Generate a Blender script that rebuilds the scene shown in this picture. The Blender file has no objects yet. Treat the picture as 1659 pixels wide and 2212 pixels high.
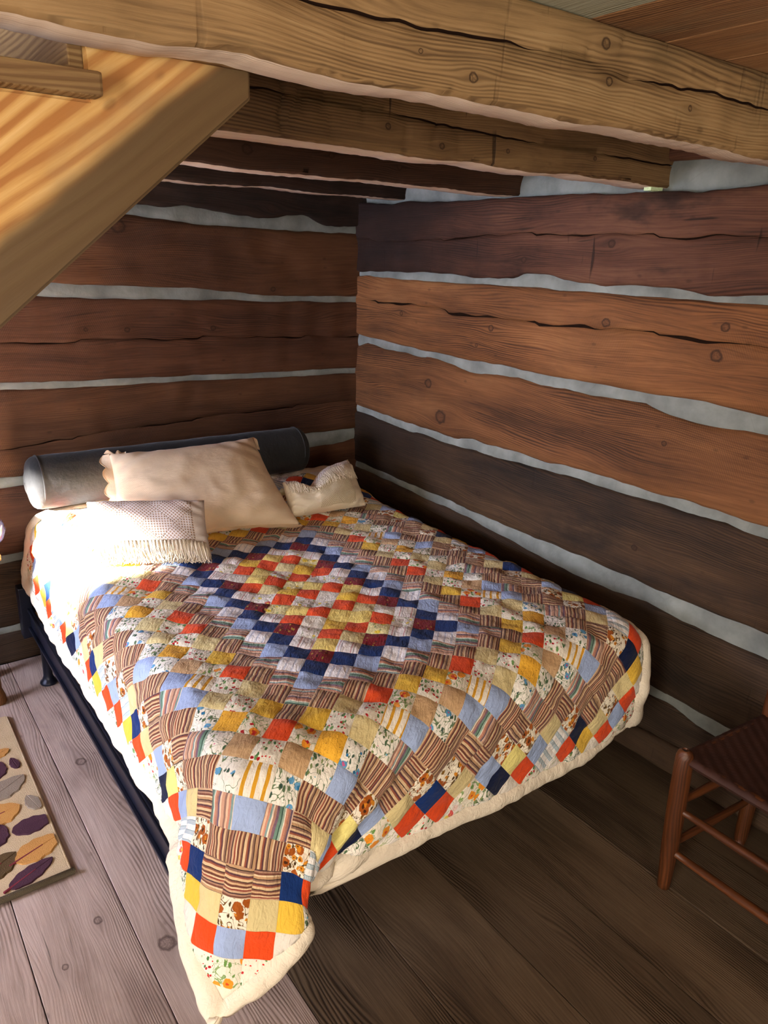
import bpy, bmesh, math, random
import numpy as np
from mathutils import Vector, Matrix

# ---------------------------------------------------------------- camera
W_PX, H_PX = 1659, 2212
scene = bpy.context.scene
COL = scene.collection
cam_d = bpy.data.cameras.new('camera')
cam = bpy.data.objects.new('camera', cam_d)
COL.objects.link(cam)
CAM_POS = (-2.0335, -3.0271, 1.6)
R_ = Vector((0.81147676, -0.58350461, 0.03205991))
D_ = Vector((-0.16322284, -0.27898754, -0.94632143))
F_ = Vector((0.56112724, 0.76268494, -0.32163318))
F_PX = 1633.3
cam.matrix_world = Matrix(((R_.x, -D_.x, -F_.x, CAM_POS[0]), (R_.y, -D_.y, -F_.y, CAM_POS[1]),
                           (R_.z, -D_.z, -F_.z, CAM_POS[2]), (0, 0, 0, 1)))
cam_d.sensor_fit = 'VERTICAL'
cam_d.sensor_height = 36.0
cam_d.lens = 36.0 * F_PX / H_PX
cam_d.clip_start = 0.02
scene.camera = cam

# ---------------------------------------------------------------- light
world = bpy.data.worlds.new('world')
scene.world = world
world.use_nodes = True
world.node_tree.nodes['Background'].inputs[0].default_value = (0.55, 0.68, 1.0, 1)
world.node_tree.nodes['Background'].inputs[1].default_value = 1.0


def lamp(name, kind, loc, target, energy, color, size=None, size_y=None, spread=None, angle=None):
    d = bpy.data.lights.new(name, kind)
    d.energy = energy
    d.color = color
    if kind == 'AREA':
        d.shape = 'RECTANGLE'
        d.size = size
        d.size_y = size_y
        if spread:
            d.spread = spread
    if angle is not None:
        d.angle = angle
    o = bpy.data.objects.new(name, d)
    COL.objects.link(o)
    o.location = loc
    o.rotation_euler = (Vector(target) - Vector(loc)).to_track_quat('-Z', 'Y').to_euler()
    return o


SUN_T = Vector((-1.42, -0.47, 0.64))
SUN_DIR = Vector((0.94, 0.10, -0.34)).normalized()
lamp('sun', 'SUN', SUN_T - SUN_DIR * 6, SUN_T, 380.0, (1.0, 0.94, 0.90), angle=math.radians(4))
lamp('left_window_daylight', 'AREA', (-4.12, -0.72, 1.25), (-1.6, -0.9, 0.35), 175, (0.76, 0.79, 1.0), 1.1, 1.1)
lamp('left_fill', 'AREA', (-4.12, -3.2, 1.15), (-1.0, -2.0, 0.9), 135, (1.0, 0.90, 0.79), 1.2, 1.8)  # added fill for the beam fronts; the wall has no door here
lamp('front_fill', 'AREA', (-2.2, -5.1, 1.35), (-1.0, -1.5, 1.3), 62, (1.0, 0.86, 0.70), 1.2, 0.9)  # added fill from behind the camera; that wall is solid

scene.view_settings.view_transform = 'Standard'
scene.view_settings.look = 'None'
scene.view_settings.gamma = 1.0
scene.view_settings.exposure = 0.0
scene.view_settings.use_curve_mapping = False
scene.cycles.max_bounces = 6
scene.cycles.adaptive_threshold = 0.02
scene.cycles.diffuse_bounces = 4
scene.cycles.glossy_bounces = 2
scene.cycles.caustics_reflective = False
scene.cycles.caustics_refractive = False

# ---------------------------------------------------------------- node helper


def lin(h):
    if isinstance(h, tuple):
        if len(h) == 4:
            return h
        v = [c / 255 for c in h]
    else:
        v = [int(h[i:i + 2], 16) / 255 for i in (0, 2, 4)]
    return tuple((c / 12.92 if c <= 0.04045 else ((c + 0.055) / 1.055) ** 2.4) for c in v) + (1.0,)


class NT:
    def __init__(s, name):
        s.m = bpy.data.materials.new(name)
        s.m.use_nodes = True
        s.t = s.m.node_tree
        s.b = s.t.nodes['Principled BSDF']
        s.b.inputs['Roughness'].default_value = 0.8
        s.b.inputs['Specular IOR Level'].default_value = 0.3

    def n(s, kind, **kw):
        nd = s.t.nodes.new(kind)
        for k, v in kw.items():
            setattr(nd, k, v)
        return nd

    def put(s, sock, v):
        if isinstance(v, bpy.types.NodeSocket):
            s.t.links.new(v, sock)
        elif v is not None:
            if hasattr(sock.default_value, '__len__') and not hasattr(v, '__len__'):
                v = (v,) * len(sock.default_value)
            elif hasattr(sock.default_value, '__len__'):
                v = tuple(v)[:len(sock.default_value)]
                if len(v) < len(sock.default_value):
                    v = v + (1.0,)
            sock.default_value = v

    def m_(s, op, a, b=None, c=None, clamp=False):
        nd = s.n('ShaderNodeMath', operation=op, use_clamp=clamp)
        s.put(nd.inputs[0], a)
        if b is not None:
            s.put(nd.inputs[1], b)
        if c is not None:
            s.put(nd.inputs[2], c)
        return nd.outputs[0]

    def uv(s, name='UVMap'):
        nd = s.n('ShaderNodeUVMap', uv_map=name)
        sp = s.n('ShaderNodeSeparateXYZ')
        s.t.links.new(nd.outputs[0], sp.inputs[0])
        return sp.outputs[0], sp.outputs[1]

    def xyz(s, kind='Object'):
        nd = s.n('ShaderNodeTexCoord')
        sp = s.n('ShaderNodeSeparateXYZ')
        s.t.links.new(nd.outputs[kind], sp.inputs[0])
        return sp.outputs[0], sp.outputs[1], sp.outputs[2]

    def vec(s, x, y, z=0.0):
        nd = s.n('ShaderNodeCombineXYZ')
        s.put(nd.inputs[0], x)
        s.put(nd.inputs[1], y)
        s.put(nd.inputs[2], z)
        return nd.outputs[0]

    def noise(s, v, scale=1.0, detail=3, rough=0.55, dist=0.0):
        nd = s.n('ShaderNodeTexNoise')
        s.put(nd.inputs['Vector'], v)
        nd.inputs['Scale'].default_value = scale
        nd.inputs['Detail'].default_value = detail
        nd.inputs['Roughness'].default_value = rough
        nd.inputs['Distortion'].default_value = dist
        return nd.outputs[0]

    def voro(s, v, scale=1.0, feature='F1', rand=1.0):
        nd = s.n('ShaderNodeTexVoronoi', feature=feature)
        s.put(nd.inputs['Vector'], v)
        nd.inputs['Scale'].default_value = scale
        nd.inputs['Randomness'].default_value = rand
        return nd

    def step(s, x, lo, hi):
        nd = s.n('ShaderNodeMapRange', interpolation_type='SMOOTHSTEP')
        s.put(nd.inputs[0], x)
        nd.inputs[1].default_value = lo
        nd.inputs[2].default_value = hi
        return nd.outputs[0]

    def ramp(s, fac, stops, const=False):
        nd = s.n('ShaderNodeValToRGB')
        cr = nd.color_ramp
        if const:
            cr.interpolation = 'CONSTANT'
        while len(cr.elements) < len(stops):
            cr.elements.new(0.5)
        for e, (p, c) in zip(cr.elements, stops):
            e.position = p
            e.color = lin(c)
        s.put(nd.inputs[0], fac)
        return nd.outputs[0]

    def mix(s, fac, a, b, mode='MIX'):
        nd = s.n('ShaderNodeMix', data_type='RGBA', blend_type=mode)
        s.put(nd.inputs[0], fac)
        s.put(nd.inputs[6], lin(a) if isinstance(a, (str, tuple)) else a)
        s.put(nd.inputs[7], lin(b) if isinstance(b, (str, tuple)) else b)
        return nd.outputs[2]

    def rnd(s):
        return s.n('ShaderNodeObjectInfo').outputs['Random']

    def bump(s, h, strength=0.3, dist=0.01):
        nd = s.n('ShaderNodeBump')
        s.put(nd.inputs['Height'], h)
        nd.inputs['Strength'].default_value = strength
        nd.inputs['Distance'].default_value = dist
        s.t.links.new(nd.outputs[0], s.b.inputs['Normal'])

    def out(s, col, rough=None, spec=None):
        s.put(s.b.inputs['Base Color'], lin(col) if isinstance(col, str) else col)
        if rough is not None:
            s.put(s.b.inputs['Roughness'], rough)
        if spec is not None:
            s.put(s.b.inputs['Specular IOR Level'], spec)
        return s.m


def wood(name, dark, mid, light, knots=(), rings=9.0, grain=26.0, stain=0.35, saw=0.0, rough=0.75, stain_col=None,
         knot_col=(42, 24, 14), bump=0.35, hue_rand=0.25, cracks=0.5, axe=0.0, band=None, contrast=1.0, spec=0.3, ring_f=900.0, soot=None):
    t = NT(name)
    u, v = t.uv()
    off = t.m_('MULTIPLY', t.rnd(), 37.0)
    vv = v
    kmask = None
    kheart = None
    knoise = t.noise(t.vec(t.m_('MULTIPLY', u, 55), t.m_('MULTIPLY', v, 80), 1.7), 1.0, 3) if len(knots) else None
    for (ku, kv, r) in knots:
        dx = t.m_('DIVIDE', t.m_('SUBTRACT', u, ku), r * 1.15)
        dy = t.m_('DIVIDE', t.m_('SUBTRACT', v, kv), r)
        d2 = t.m_('MULTIPLY_ADD', dx, dx, t.m_('MULTIPLY', dy, dy))
        dxs = t.m_('MULTIPLY', dx, 0.5)
        e2 = t.m_('MULTIPLY_ADD', dxs, dxs, t.m_('MULTIPLY', dy, dy))
        g = t.m_('POWER', 2.718, t.m_('MULTIPLY', e2, -0.28))
        vv = t.m_('SUBTRACT', vv, t.m_('MULTIPLY', t.m_('MULTIPLY', dy, r * 0.85), g))
        d2 = t.m_('MULTIPLY', d2, t.m_('MULTIPLY_ADD', knoise, 1.5, 0.35))
        km = t.m_('SUBTRACT', 1.0, t.step(d2, 0.50, 1.25))
        kh = t.m_('SUBTRACT', 1.0, t.step(d2, 0.10, 0.62))
        kheart = kh if kheart is None else t.m_('MAXIMUM', kheart, kh)
        kmask = km if kmask is None else t.m_('MAXIMUM', kmask, km)
        halo = t.m_('MULTIPLY', g, 0.22)
        kmask = t.m_('MAXIMUM', kmask, halo)
    wob = t.noise(t.vec(t.m_('MULTIPLY', u, 0.9), t.m_('MULTIPLY', vv, 3.5), off), 1.0, 2)
    vw = t.m_('MULTIPLY_ADD', wob, 0.16, vv)
    broad = t.noise(t.vec(t.m_('MULTIPLY', u, 1.1), t.m_('MULTIPLY', vw, rings), off), 1.0, 4, 0.6)
    vr = t.m_('MULTIPLY_ADD', t.noise(t.vec(t.m_('MULTIPLY', u, 2.0), t.m_('MULTIPLY', vv, 14.0), off), 1.0, 2), 0.03, vw)
    ringv = t.m_('SINE', t.m_('MULTIPLY', vr, ring_f))
    ringv = t.m_('POWER', t.m_('MULTIPLY_ADD', ringv, 0.5, 0.5), 1.6)
    ramp_m = t.noise(t.vec(t.m_('MULTIPLY', u, 1.3), t.m_('MULTIPLY', v, 6.0), t.m_('ADD', off, 21.0)), 1.0, 2)
    ringv = t.m_('MULTIPLY', ringv, t.step(ramp_m, 0.35, 0.65))
    fine = t.noise(t.vec(t.m_('MULTIPLY', u, 5.0), t.m_('MULTIPLY', vw, grain * 5.0), off), 1.0, 4, 0.7)
    fac = t.m_('ADD', t.m_('MULTIPLY', broad, 0.62), t.m_('MULTIPLY_ADD', ringv, -0.16 * contrast, t.m_('MULTIPLY', fine, 0.40)))
    lo, hi = 0.5 - 0.20 / contrast, 0.5 + 0.20 / contrast
    col = t.ramp(fac, [(lo - 0.02, dark), (0.5, mid), (hi + 0.05, light)])
    # stains and weathering
    st = t.noise(t.vec(t.m_('MULTIPLY', u, 2.2), t.m_('MULTIPLY', v, 5.0), t.m_('ADD', off, 5.0)), 1.0, 5, 0.65)
    stm = t.m_('MULTIPLY', t.step(st, 0.50, 0.72), stain)
    col = t.mix(stm, col, stain_col or dark)
    if cracks > 0:
        cn = t.noise(t.vec(t.m_('MULTIPLY', u, 2.6), t.m_('MULTIPLY', vw, 75.0), t.m_('ADD', off, 9.0)), 1.0, 2, 0.5)
        cm = t.m_('MULTIPLY', t.step(cn, 0.70, 0.76), cracks)
        col = t.mix(cm, col, '1a0f09')
    specks = t.voro(t.vec(t.m_('MULTIPLY', u, 9), t.m_('MULTIPLY', v, 16), off), 1.0)
    spm = t.m_('MULTIPLY', t.m_('SUBTRACT', 1.0, t.step(specks.outputs['Distance'], 0.04, 0.12)), 0.35)
    col = t.mix(spm, col, knot_col)
    height = fac
    if axe > 0:
        an = t.noise(t.vec(t.m_('MULTIPLY', u, 42.0), t.m_('MULTIPLY', v, 4.0), off), 1.0, 2, 0.5)
        am = t.m_('MULTIPLY', t.step(an, 0.69, 0.76), axe)
        col = t.mix(am, col, '1b100a')
        height = t.m_('SUBTRACT', height, t.m_('MULTIPLY', am, 0.5))
    if saw > 0:
        sn = t.m_('SINE', t.m_('MULTIPLY', t.m_('MULTIPLY_ADD', v, 0.55, u), 900.0))
        msk = t.step(t.noise(t.vec(t.m_('MULTIPLY', u, 2.0), t.m_('MULTIPLY', v, 3.0), t.m_('ADD', off, 3.0)), 1.0, 2), 0.45, 0.6)
        sm = t.m_('MULTIPLY', t.m_('MULTIPLY', t.m_('MULTIPLY_ADD', sn, 0.5, 0.5), msk), saw)
        col = t.mix(sm, col, dark)
        height = t.m_('SUBTRACT', height, t.m_('MULTIPLY', sm, 0.3))
    if soot is not None:                       # smoke-blackened length of the log
        sn_ = t.noise(t.vec(t.m_('MULTIPLY', u, 5), t.m_('MULTIPLY', v, 9), t.m_('ADD', off, 13.0)), 1.0, 4, 0.6)
        sx_ = t.m_('MULTIPLY_ADD', sn_, 0.9, t.m_('SUBTRACT', u, 0.45))
        col = t.mix(t.m_('MULTIPLY', t.m_('SUBTRACT', 1.0, t.step(sx_, soot[0], soot[1])), soot[2]), col, (22, 13, 11))
    if kmask is not None:
        kin = t.m_('MULTIPLY', kheart, t.m_('MULTIPLY_ADD', t.m_('SINE', t.m_('MULTIPLY', knoise, 40)), 0.2, 0.5))
        col = t.mix(t.m_('MINIMUM', t.m_('MULTIPLY', kmask, 0.88), 1.0), col, knot_col)
        col = t.mix(kin, col, mid)
    if band is not None:                       # darker strip along one edge of the board
        b0, b1, bc, bs = band
        bn = t.m_('MULTIPLY_ADD', t.noise(t.vec(t.m_('MULTIPLY', u, 6), t.m_('MULTIPLY', v, 6), off), 1.0, 3), 0.03, v)
        col = t.mix(t.m_('MULTIPLY', t.m_('SUBTRACT', 1.0, t.step(bn, b0, b1)), bs), col, bc)
    hsv = t.n('ShaderNodeHueSaturation')
    t.put(hsv.inputs['Value'], t.m_('MULTIPLY_ADD', t.rnd(), hue_rand, 1.0 - hue_rand * 0.5))
    t.put(hsv.inputs['Color'], col)
    t.bump(height, bump, 0.012)
    return t.out(hsv.outputs[0], rough, spec)


# ---------------------------------------------------------------- object helpers
def link(name, me, mat=None, parent=None, smooth=False):
    o = bpy.data.objects.new(name, me)
    COL.objects.link(o)
    if mat is not None and not me.materials:
        me.materials.append(mat)
    if parent is not None:
        o.parent = parent
    if smooth:
        me.polygons.foreach_set('use_smooth', [True] * len(me.polygons))
    return o


def mesh(name, verts, faces, uvs=None, uvname='UVMap'):
    me = bpy.data.meshes.new(name)
    me.from_pydata([tuple(map(float, v)) for v in verts], [], [tuple(map(int, f)) for f in faces])
    if uvs is not None:
        layer = me.uv_layers.new(name=uvname)
        idx = np.zeros(len(me.loops), dtype=np.int32)
        me.loops.foreach_get('vertex_index', idx)
        layer.data.foreach_set('uv', np.asarray(uvs, dtype=np.float32)[idx].ravel())
    me.update()
    return me


def tag(o, label=None, cat=None, group=None, kind=None):
    if label:
        o['label'] = label
    if cat:
        o['category'] = cat
    if group:
        o['group'] = group
    if kind:
        o['kind'] = kind
    return o


def empty(name, loc=(0, 0, 0)):
    o = bpy.data.objects.new(name, None)
    COL.objects.link(o)
    o.location = loc
    o.empty_display_size = 0.1
    return o


def child(o, parent):
    o.parent = parent
    o.matrix_parent_inverse = Matrix.Translation(-Vector(parent.location))
    return o


def gridfaces(nu, nv, base=0, flip=False, wrap_u=False):
    f = []
    for j in range(nv - 1):
        for i in range(nu if wrap_u else nu - 1):
            a = base + j * nu + i
            b = base + j * nu + (i + 1) % nu
            c, d = b + nu, a + nu
            f.append((a, d, c, b) if flip else (a, b, c, d))
    return f


rng = np.random.default_rng(7)


def noise1(n, amp, smooth=3, seed=0):
    r = np.random.default_rng(seed)
    x = r.normal(size=n + 8 * smooth)
    k = np.hanning(2 * smooth + 3)
    k /= np.sqrt((k ** 2).sum())
    return amp * np.convolve(x, k, 'same')[4 * smooth:4 * smooth + n]


def noise2(nu, nv, amp, smooth=3, seed=0):
    r = np.random.default_rng(seed)
    x = r.normal(size=(nv, nu))
    k = np.hanning(2 * smooth + 3)
    k /= np.sqrt((k ** 2).sum())
    x = np.apply_along_axis(lambda a: np.convolve(a, k, 'same'), 0, x)
    x = np.apply_along_axis(lambda a: np.convolve(a, k, 'same'), 1, x)
    return amp * x


def box_mesh(name, x0, x1, y0, y1, z0, z1, bevel=0.004, axis=0, nseg=1, jitter=0.0, seed=0, uoff=0.0):
    """bevelled box; UV in metres, u along `axis`."""
    bm = bmesh.new()
    bmesh.ops.create_cube(bm, size=1)
    for v in bm.verts:
        v.co = Vector((x0 + (v.co.x + .5) * (x1 - x0), y0 + (v.co.y + .5) * (y1 - y0), z0 + (v.co.z + .5) * (z1 - z0)))
    if nseg > 1:
        es = [e for e in bm.edges if abs((e.verts[0].co - e.verts[1].co).normalized()[axis]) > 0.9]
        bmesh.ops.subdivide_edges(bm, edges=es, cuts=nseg, use_grid_fill=True)
    if bevel > 0:
        es = [e for e in bm.edges if len(e.link_faces) == 2 and e.calc_face_angle() > 0.5]
        bmesh.ops.bevel(bm, geom=es, offset=bevel, segments=2, profile=0.6, affect='EDGES')
    if jitter > 0:
        r = random.Random(seed)
        tab = {}
        ax = [a for a in (0, 1, 2) if a != axis]
        mid = ((x0 + x1) / 2, (y0 + y1) / 2, (z0 + z1) / 2)
        for v in bm.verts:
            k = round(v.co[axis] * 12)
            for a in ax:
                kk = (k, a, v.co[a] > mid[a])
                if kk not in tab:
                    tab[kk] = r.uniform(-jitter, jitter)
                v.co[a] += tab[kk]
    uvl = bm.loops.layers.uv.new('UVMap')
    for f in bm.faces:
        n = f.normal
        a = max(range(3), key=lambda i: abs(n[i]))
        rest = [i for i in range(3) if i != a]
        if axis in rest:
            ua = axis
            va = [i for i in rest if i != axis][0]
        else:
            ua, va = rest
        for l in f.loops:
            l[uvl].uv = (l.vert.co[ua] + uoff, l.vert.co[va] + (0.37 * a if a != 1 else 0))
    me = bpy.data.meshes.new(name)
    bm.to_mesh(me)
    bm.free()
    return me


def lathe(profile, n=20, axis_from=(0, 0, 0), axis_to=None):
    """profile [(r, t)], t in metres along the axis -> verts, faces, uvs."""
    a = Vector(axis_from)
    d = (Vector(axis_to) - a)
    L = d.length
    d.normalize()
    up = Vector((0, 0, 1)) if abs(d.z) < 0.9 else Vector((1, 0, 0))
    e1 = d.cross(up).normalized()
    e2 = d.cross(e1)
    V, U = [], []
    for r, t in profile:
        for i in range(n):
            an = 2 * math.pi * i / n
            V.append(a + d * t + (e1 * math.cos(an) + e2 * math.sin(an)) * r)
            U.append((t, r * an * 0.999 + 0.01))
    Fc = gridfaces(n, len(profile), 0, False, True)
    Fc.append(tuple(range(n)))
    Fc.append(tuple(reversed(range(n * (len(profile) - 1), n * len(profile)))))
    return V, Fc, U


def rod(name, a, b, r0, r1=None, mat=None, parent=None, n=16, bulge=0.0, segs=8):
    r1 = r0 if r1 is None else r1
    L = (Vector(b) - Vector(a)).length
    prof = []
    for i in range(segs + 1):
        t = i / segs
        prof.append((r0 + (r1 - r0) * t + bulge * math.sin(math.pi * t), t * L))
    V, Fc, U = lathe(prof, n, a, b)
    return child(link(name, mesh(name, V, Fc, U), mat, None, True), parent) if parent else link(name, mesh(name, V, Fc, U), mat, None, True)


# ---------------------------------------------------------------- wood materials
K = '2a160c'
M = {}
M['log_a'] = wood('reddish_log_wood', (34, 18, 14), (84, 52, 38), (120, 82, 60), [(1.05, 1.60, 0.012), (1.42, 1.655, 0.014)], rings=6, stain=0.85, stain_col=(24, 13, 11), axe=0.8, cracks=0.8, soot=(0.25, 1.15, 0.8))
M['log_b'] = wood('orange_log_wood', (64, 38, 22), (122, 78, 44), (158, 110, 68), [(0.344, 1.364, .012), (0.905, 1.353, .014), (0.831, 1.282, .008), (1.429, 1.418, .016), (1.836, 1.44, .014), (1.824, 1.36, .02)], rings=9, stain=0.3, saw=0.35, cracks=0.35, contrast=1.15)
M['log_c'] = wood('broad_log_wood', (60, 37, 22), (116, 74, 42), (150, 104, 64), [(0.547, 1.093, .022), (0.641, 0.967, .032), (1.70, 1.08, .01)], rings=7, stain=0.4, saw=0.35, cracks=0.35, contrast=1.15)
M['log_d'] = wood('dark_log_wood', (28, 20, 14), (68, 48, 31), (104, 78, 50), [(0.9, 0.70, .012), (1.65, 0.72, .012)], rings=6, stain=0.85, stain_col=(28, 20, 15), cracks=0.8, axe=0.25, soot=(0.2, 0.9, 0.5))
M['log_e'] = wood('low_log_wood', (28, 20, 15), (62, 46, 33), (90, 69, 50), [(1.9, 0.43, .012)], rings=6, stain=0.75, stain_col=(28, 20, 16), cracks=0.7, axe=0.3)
M['log_l1'] = wood('smoky_log_wood', (22, 15, 12), (48, 33, 25), (76, 54, 40), [(0.95, 1.79, .012), (0.45, 1.77, .02)], rings=6, stain=0.7, axe=0.4, stain_col=(18, 12, 10))
M['log_l2'] = wood('red_brown_log_wood', (54, 31, 20), (90, 58, 36), (118, 80, 52), [(1.084, 1.671, .03), (0.439, 1.445, .012)], rings=8, stain=0.4, saw=0.5, cracks=0.4)
M['log_l3'] = wood('red_brown_log_wood_knotted', (54, 31, 21), (92, 58, 38), (120, 80, 54), [(1.233, 1.297, .009), (1.077, 1.293, .011), (0.72, 1.29, .012)], rings=8, stain=0.4, saw=0.3, cracks=0.5)
M['chink'] = None
M['beam_a'] = wood('pale_beam_wood', (98, 74, 48), (160, 128, 86), (192, 164, 120), [(-1.225, 1.843, .008), (-0.93, 1.879, .008), (-.95, 1.930, .010), (-0.70, 1.868, .006), (-1.32, 1.862, .004)], rings=9, stain=0.6, stain_col=(112, 92, 62), cracks=0.5, axe=0.25, bump=0.5)
M['beam_b'] = wood('brown_beam_wood', (66, 46, 29), (114, 87, 56), (152, 122, 82), [(-0.83, 1.838, .008), (-0.62, 1.848, .006), (-0.98, 1.862, .008), (-0.30, 1.86, .007)], rings=8, stain=0.55, cracks=0.7, axe=0.7, bump=0.5)
M['beam_c'] = wood('dark_beam_wood', (40, 25, 18), (70, 47, 33), (96, 68, 48), [(-1.02, 1.86, .016), (-.75, 1.87, .01), (-.5, 1.86, .01)], rings=8, stain=0.4, cracks=0.4)
M['beam_bounce_lit'] = wood('bounce_lit_beam_underside', (184, 160, 138), (222, 202, 182), (236, 220, 204), [], rings=8, stain=0.3, stain_col=(160, 130, 108), cracks=0.3, bump=0.4)  # bounce light on the undersides put into a paler wood colour
M['ceiling'] = wood('ceiling_board_wood', (92, 62, 40), (148, 108, 70), (180, 142, 98), [], rings=5, stain=0.4, stain_col=(138, 130, 102), cracks=0.4)
M['ceiling_pale'] = wood('whitewashed_ceiling_board', (128, 126, 104), (162, 164, 142), (186, 188, 168), [], rings=5, stain=0.4, stain_col=(120, 112, 86), cracks=0.4)
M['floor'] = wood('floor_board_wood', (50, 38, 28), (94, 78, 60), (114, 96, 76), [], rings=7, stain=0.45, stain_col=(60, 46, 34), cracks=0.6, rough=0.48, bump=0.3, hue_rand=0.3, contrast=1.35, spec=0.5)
M['floor_lit_side'] = wood('lit_side_floor_board', (112, 94, 84), (172, 152, 142), (196, 178, 168), [(26.45, -0.98, .012), (30.21, -0.843, .020), (30.09, -0.685, .022), (29.39, -0.861, .024), (26.36, -1.08, .009), (29.72, -0.626, .026), (29.91, -0.738, .012)], rings=6, stain=0.6, stain_col=(124, 104, 98), cracks=0.7, rough=0.5, bump=0.3, hue_rand=0.10, contrast=1.0, spec=0.4, knot_col=(74, 56, 52))  # paler than the other boards: light on the left floor put into the colour
M['pine'] = wood('yellow_pine', (166, 112, 58), (198, 154, 90), (222, 186, 126), [], rings=5.0, grain=14, stain=0.5, stain_col=(162, 136, 96), cracks=0.0, bump=0.12, contrast=1.6, ring_f=280.0, rough=0.55, band=(0.060, 0.085, (84, 66, 42), 0.95))
M['pine_plain'] = wood('pine_tread_wood', (110, 82, 50), (140, 112, 72), (166, 138, 94), [], rings=9, stain=0.4, cracks=0.3, contrast=1.6)
M['red_board'] = wood('red_stained_board', (48, 26, 26), (84, 48, 46), (104, 64, 60), [(-1.80, 1.85, .01), (-1.87, 1.84, .008)], rings=6, stain=0.4, cracks=0.2)
M['chair'] = wood('chestnut_chair_wood', (44, 22, 10), (90, 48, 22), (122, 70, 34), [], rings=14, grain=30, stain=0.5, cracks=0.2, rough=0.42, bump=0.12, spec=0.5)
M['table'] = wood('small_table_wood', '4e3015', '7c5226', '946a38', [], rings=8, cracks=0.1, rough=0.5)


def mat_chink():
    t = NT('lime_chinking')
    x, y, z = t.xyz()
    n = t.noise(t.vec(x, y, z), 9.0, 4)
    n2 = t.noise(t.vec(x, y, z), 60.0, 4)
    col = t.ramp(n, [(0.3, (108, 112, 108)), (0.55, (132, 136, 131)), (0.75, (148, 152, 147))])
    crk = t.voro(t.vec(x, y, z), 2.6, 'DISTANCE_TO_EDGE')
    col = t.mix(t.m_('MULTIPLY', t.m_('SUBTRACT', 1.0, t.step(crk.outputs['Distance'], 0.0, 0.006)), 0.12), col, '5b5a54')
    t.bump(t.m_('MULTIPLY_ADD', n, 1.0, t.m_('MULTIPLY', n2, 0.35)), 0.5, 0.01)
    return t.out(col, 0.95, 0.1)


M['chink'] = mat_chink()
t_ = NT('dark_crack_wood')
M['crack'] = t_.out(t_.mix(t_.noise(t_.n('ShaderNodeTexCoord').outputs['Object'], 40.0, 3), (20, 12, 9), (42, 27, 19)), 0.95, 0.05)  # dark, dirty wood inside the cracks

# ---------------------------------------------------------------- the walls of hewn logs
ROOM_X, ROOM_Y, CEIL = -4.2, -5.2, 1.958


def wall_point(side, s, z, d):
    return (-d, -s, z) if side == 'R' else (-s, -d, z)


def profile(pts, s):
    p = sorted(pts)
    xs = [q[0] for q in p]
    zs = [q[1] for q in p]
    return np.interp(s, xs, zs)


def make_log(side, bottom, top, L, mat, parent, crack=None, seed=0, s0=-0.03, proud=0.0, depth=0.16, rag=0.003, notch=(), crack_w=0.0024):
    n = int((L - s0) / 0.022)
    s = np.linspace(s0, L, n)
    zb = profile(bottom, s) + noise1(n, rag, 1, seed + 1) * 0.5 + noise1(n, rag, 4, seed + 5)
    zt = profile(top, s) + noise1(n, rag, 1, seed + 2) * 0.5 + noise1(n, rag, 4, seed + 6)
    rows = []
    h = zt - zb
    if crack is None:
        fr = np.linspace(0.05, 0.95, 9)
        for f in fr:
            rows.append((zb + h * f, None))
    else:
        zc = profile(crack, s) + noise1(n, 0.0022, 2, seed + 8) + 0.004 * ((s * 13.0 + seed) % (2 * math.pi) / math.pi - 1)
        cs = sorted(crack)
        w = np.clip(np.sin(s * 13.0 + seed) * 1.1 + 0.75, 0, 1) * (crack_w + 0.4 * crack_w * np.sin(s * 31 + seed) + noise1(n, 0.0004, 1, seed + 3))
        w = np.clip(w, 0.0003, 1)
        w = np.where((s > cs[0][0]) & (s < cs[-1][0] + 0.4), np.clip(w, 0.0004, 1), 0.0002)
        for f in np.linspace(0.05, 0.9, 5):
            rows.append((zb + (zc - zb) * f, None))
        rows.append((zc - w, None))
        rows.append((zc, 'groove'))
        rows.append((zc + w, None))
        for f in np.linspace(0.12, 0.95, 5):
            rows.append((zc + (zt - zc) * f, None))
    ripple = noise2(n, len(rows), 0.0016, 2, seed + 4)
    V, U = [], []

    def addrow(z, d):
        for i in range(n):
            V.append(wall_point(side, s[i], z[i], d[i] if hasattr(d, '__len__') else d))
            U.append((s[i], z[i]))
    addrow(zb + 0.012, -depth)
    addrow(zb + 0.002, -0.045)
    addrow(zb, proud - 0.010 + noise1(n, 0.0015, 1, seed + 11))
    for k, (z, kind) in enumerate(rows):
        d = proud + ripple[k]
        if kind == 'groove':
            d = d - 0.018 * np.clip(w / 0.003, 0, 1)
        for (ns, nw, z0, z1, dp) in notch:
            d = d - dp * np.clip(1 - np.abs(s - ns) / nw, 0, 1) * ((z > z0) & (z < z1))
        addrow(z, d)
    addrow(zt, proud - 0.010 + noise1(n, 0.0015, 1, seed + 12))
    addrow(zt - 0.002, -0.045)
    addrow(zt - 0.012, -depth)
    nr = len(rows) + 6
    Fc = gridfaces(n, nr, 0, side == 'R')
    Fc = [tuple(reversed(f)) for f in Fc] if side == 'R' else Fc
    Fc.append(tuple(n * k for k in range(nr)))
    Fc.append(tuple(n * k + n - 1 for k in reversed(range(nr))))
    me = mesh('log', V, Fc, U)
    bm = bmesh.new()
    bm.from_mesh(me)
    bmesh.ops.recalc_face_normals(bm, faces=bm.faces)
    bm.to_mesh(me)
    bm.free()
    o = link('log', me, mat, parent)
    if crack is not None:
        me.materials.append(M['crack'])
        for j in (8, 9):
            for i in range(n - 1):
                me.polygons[j * (n - 1) + i].material_index = 1
    me.polygons.foreach_set('use_smooth', [True] * len(me.polygons))
    return o


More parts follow.
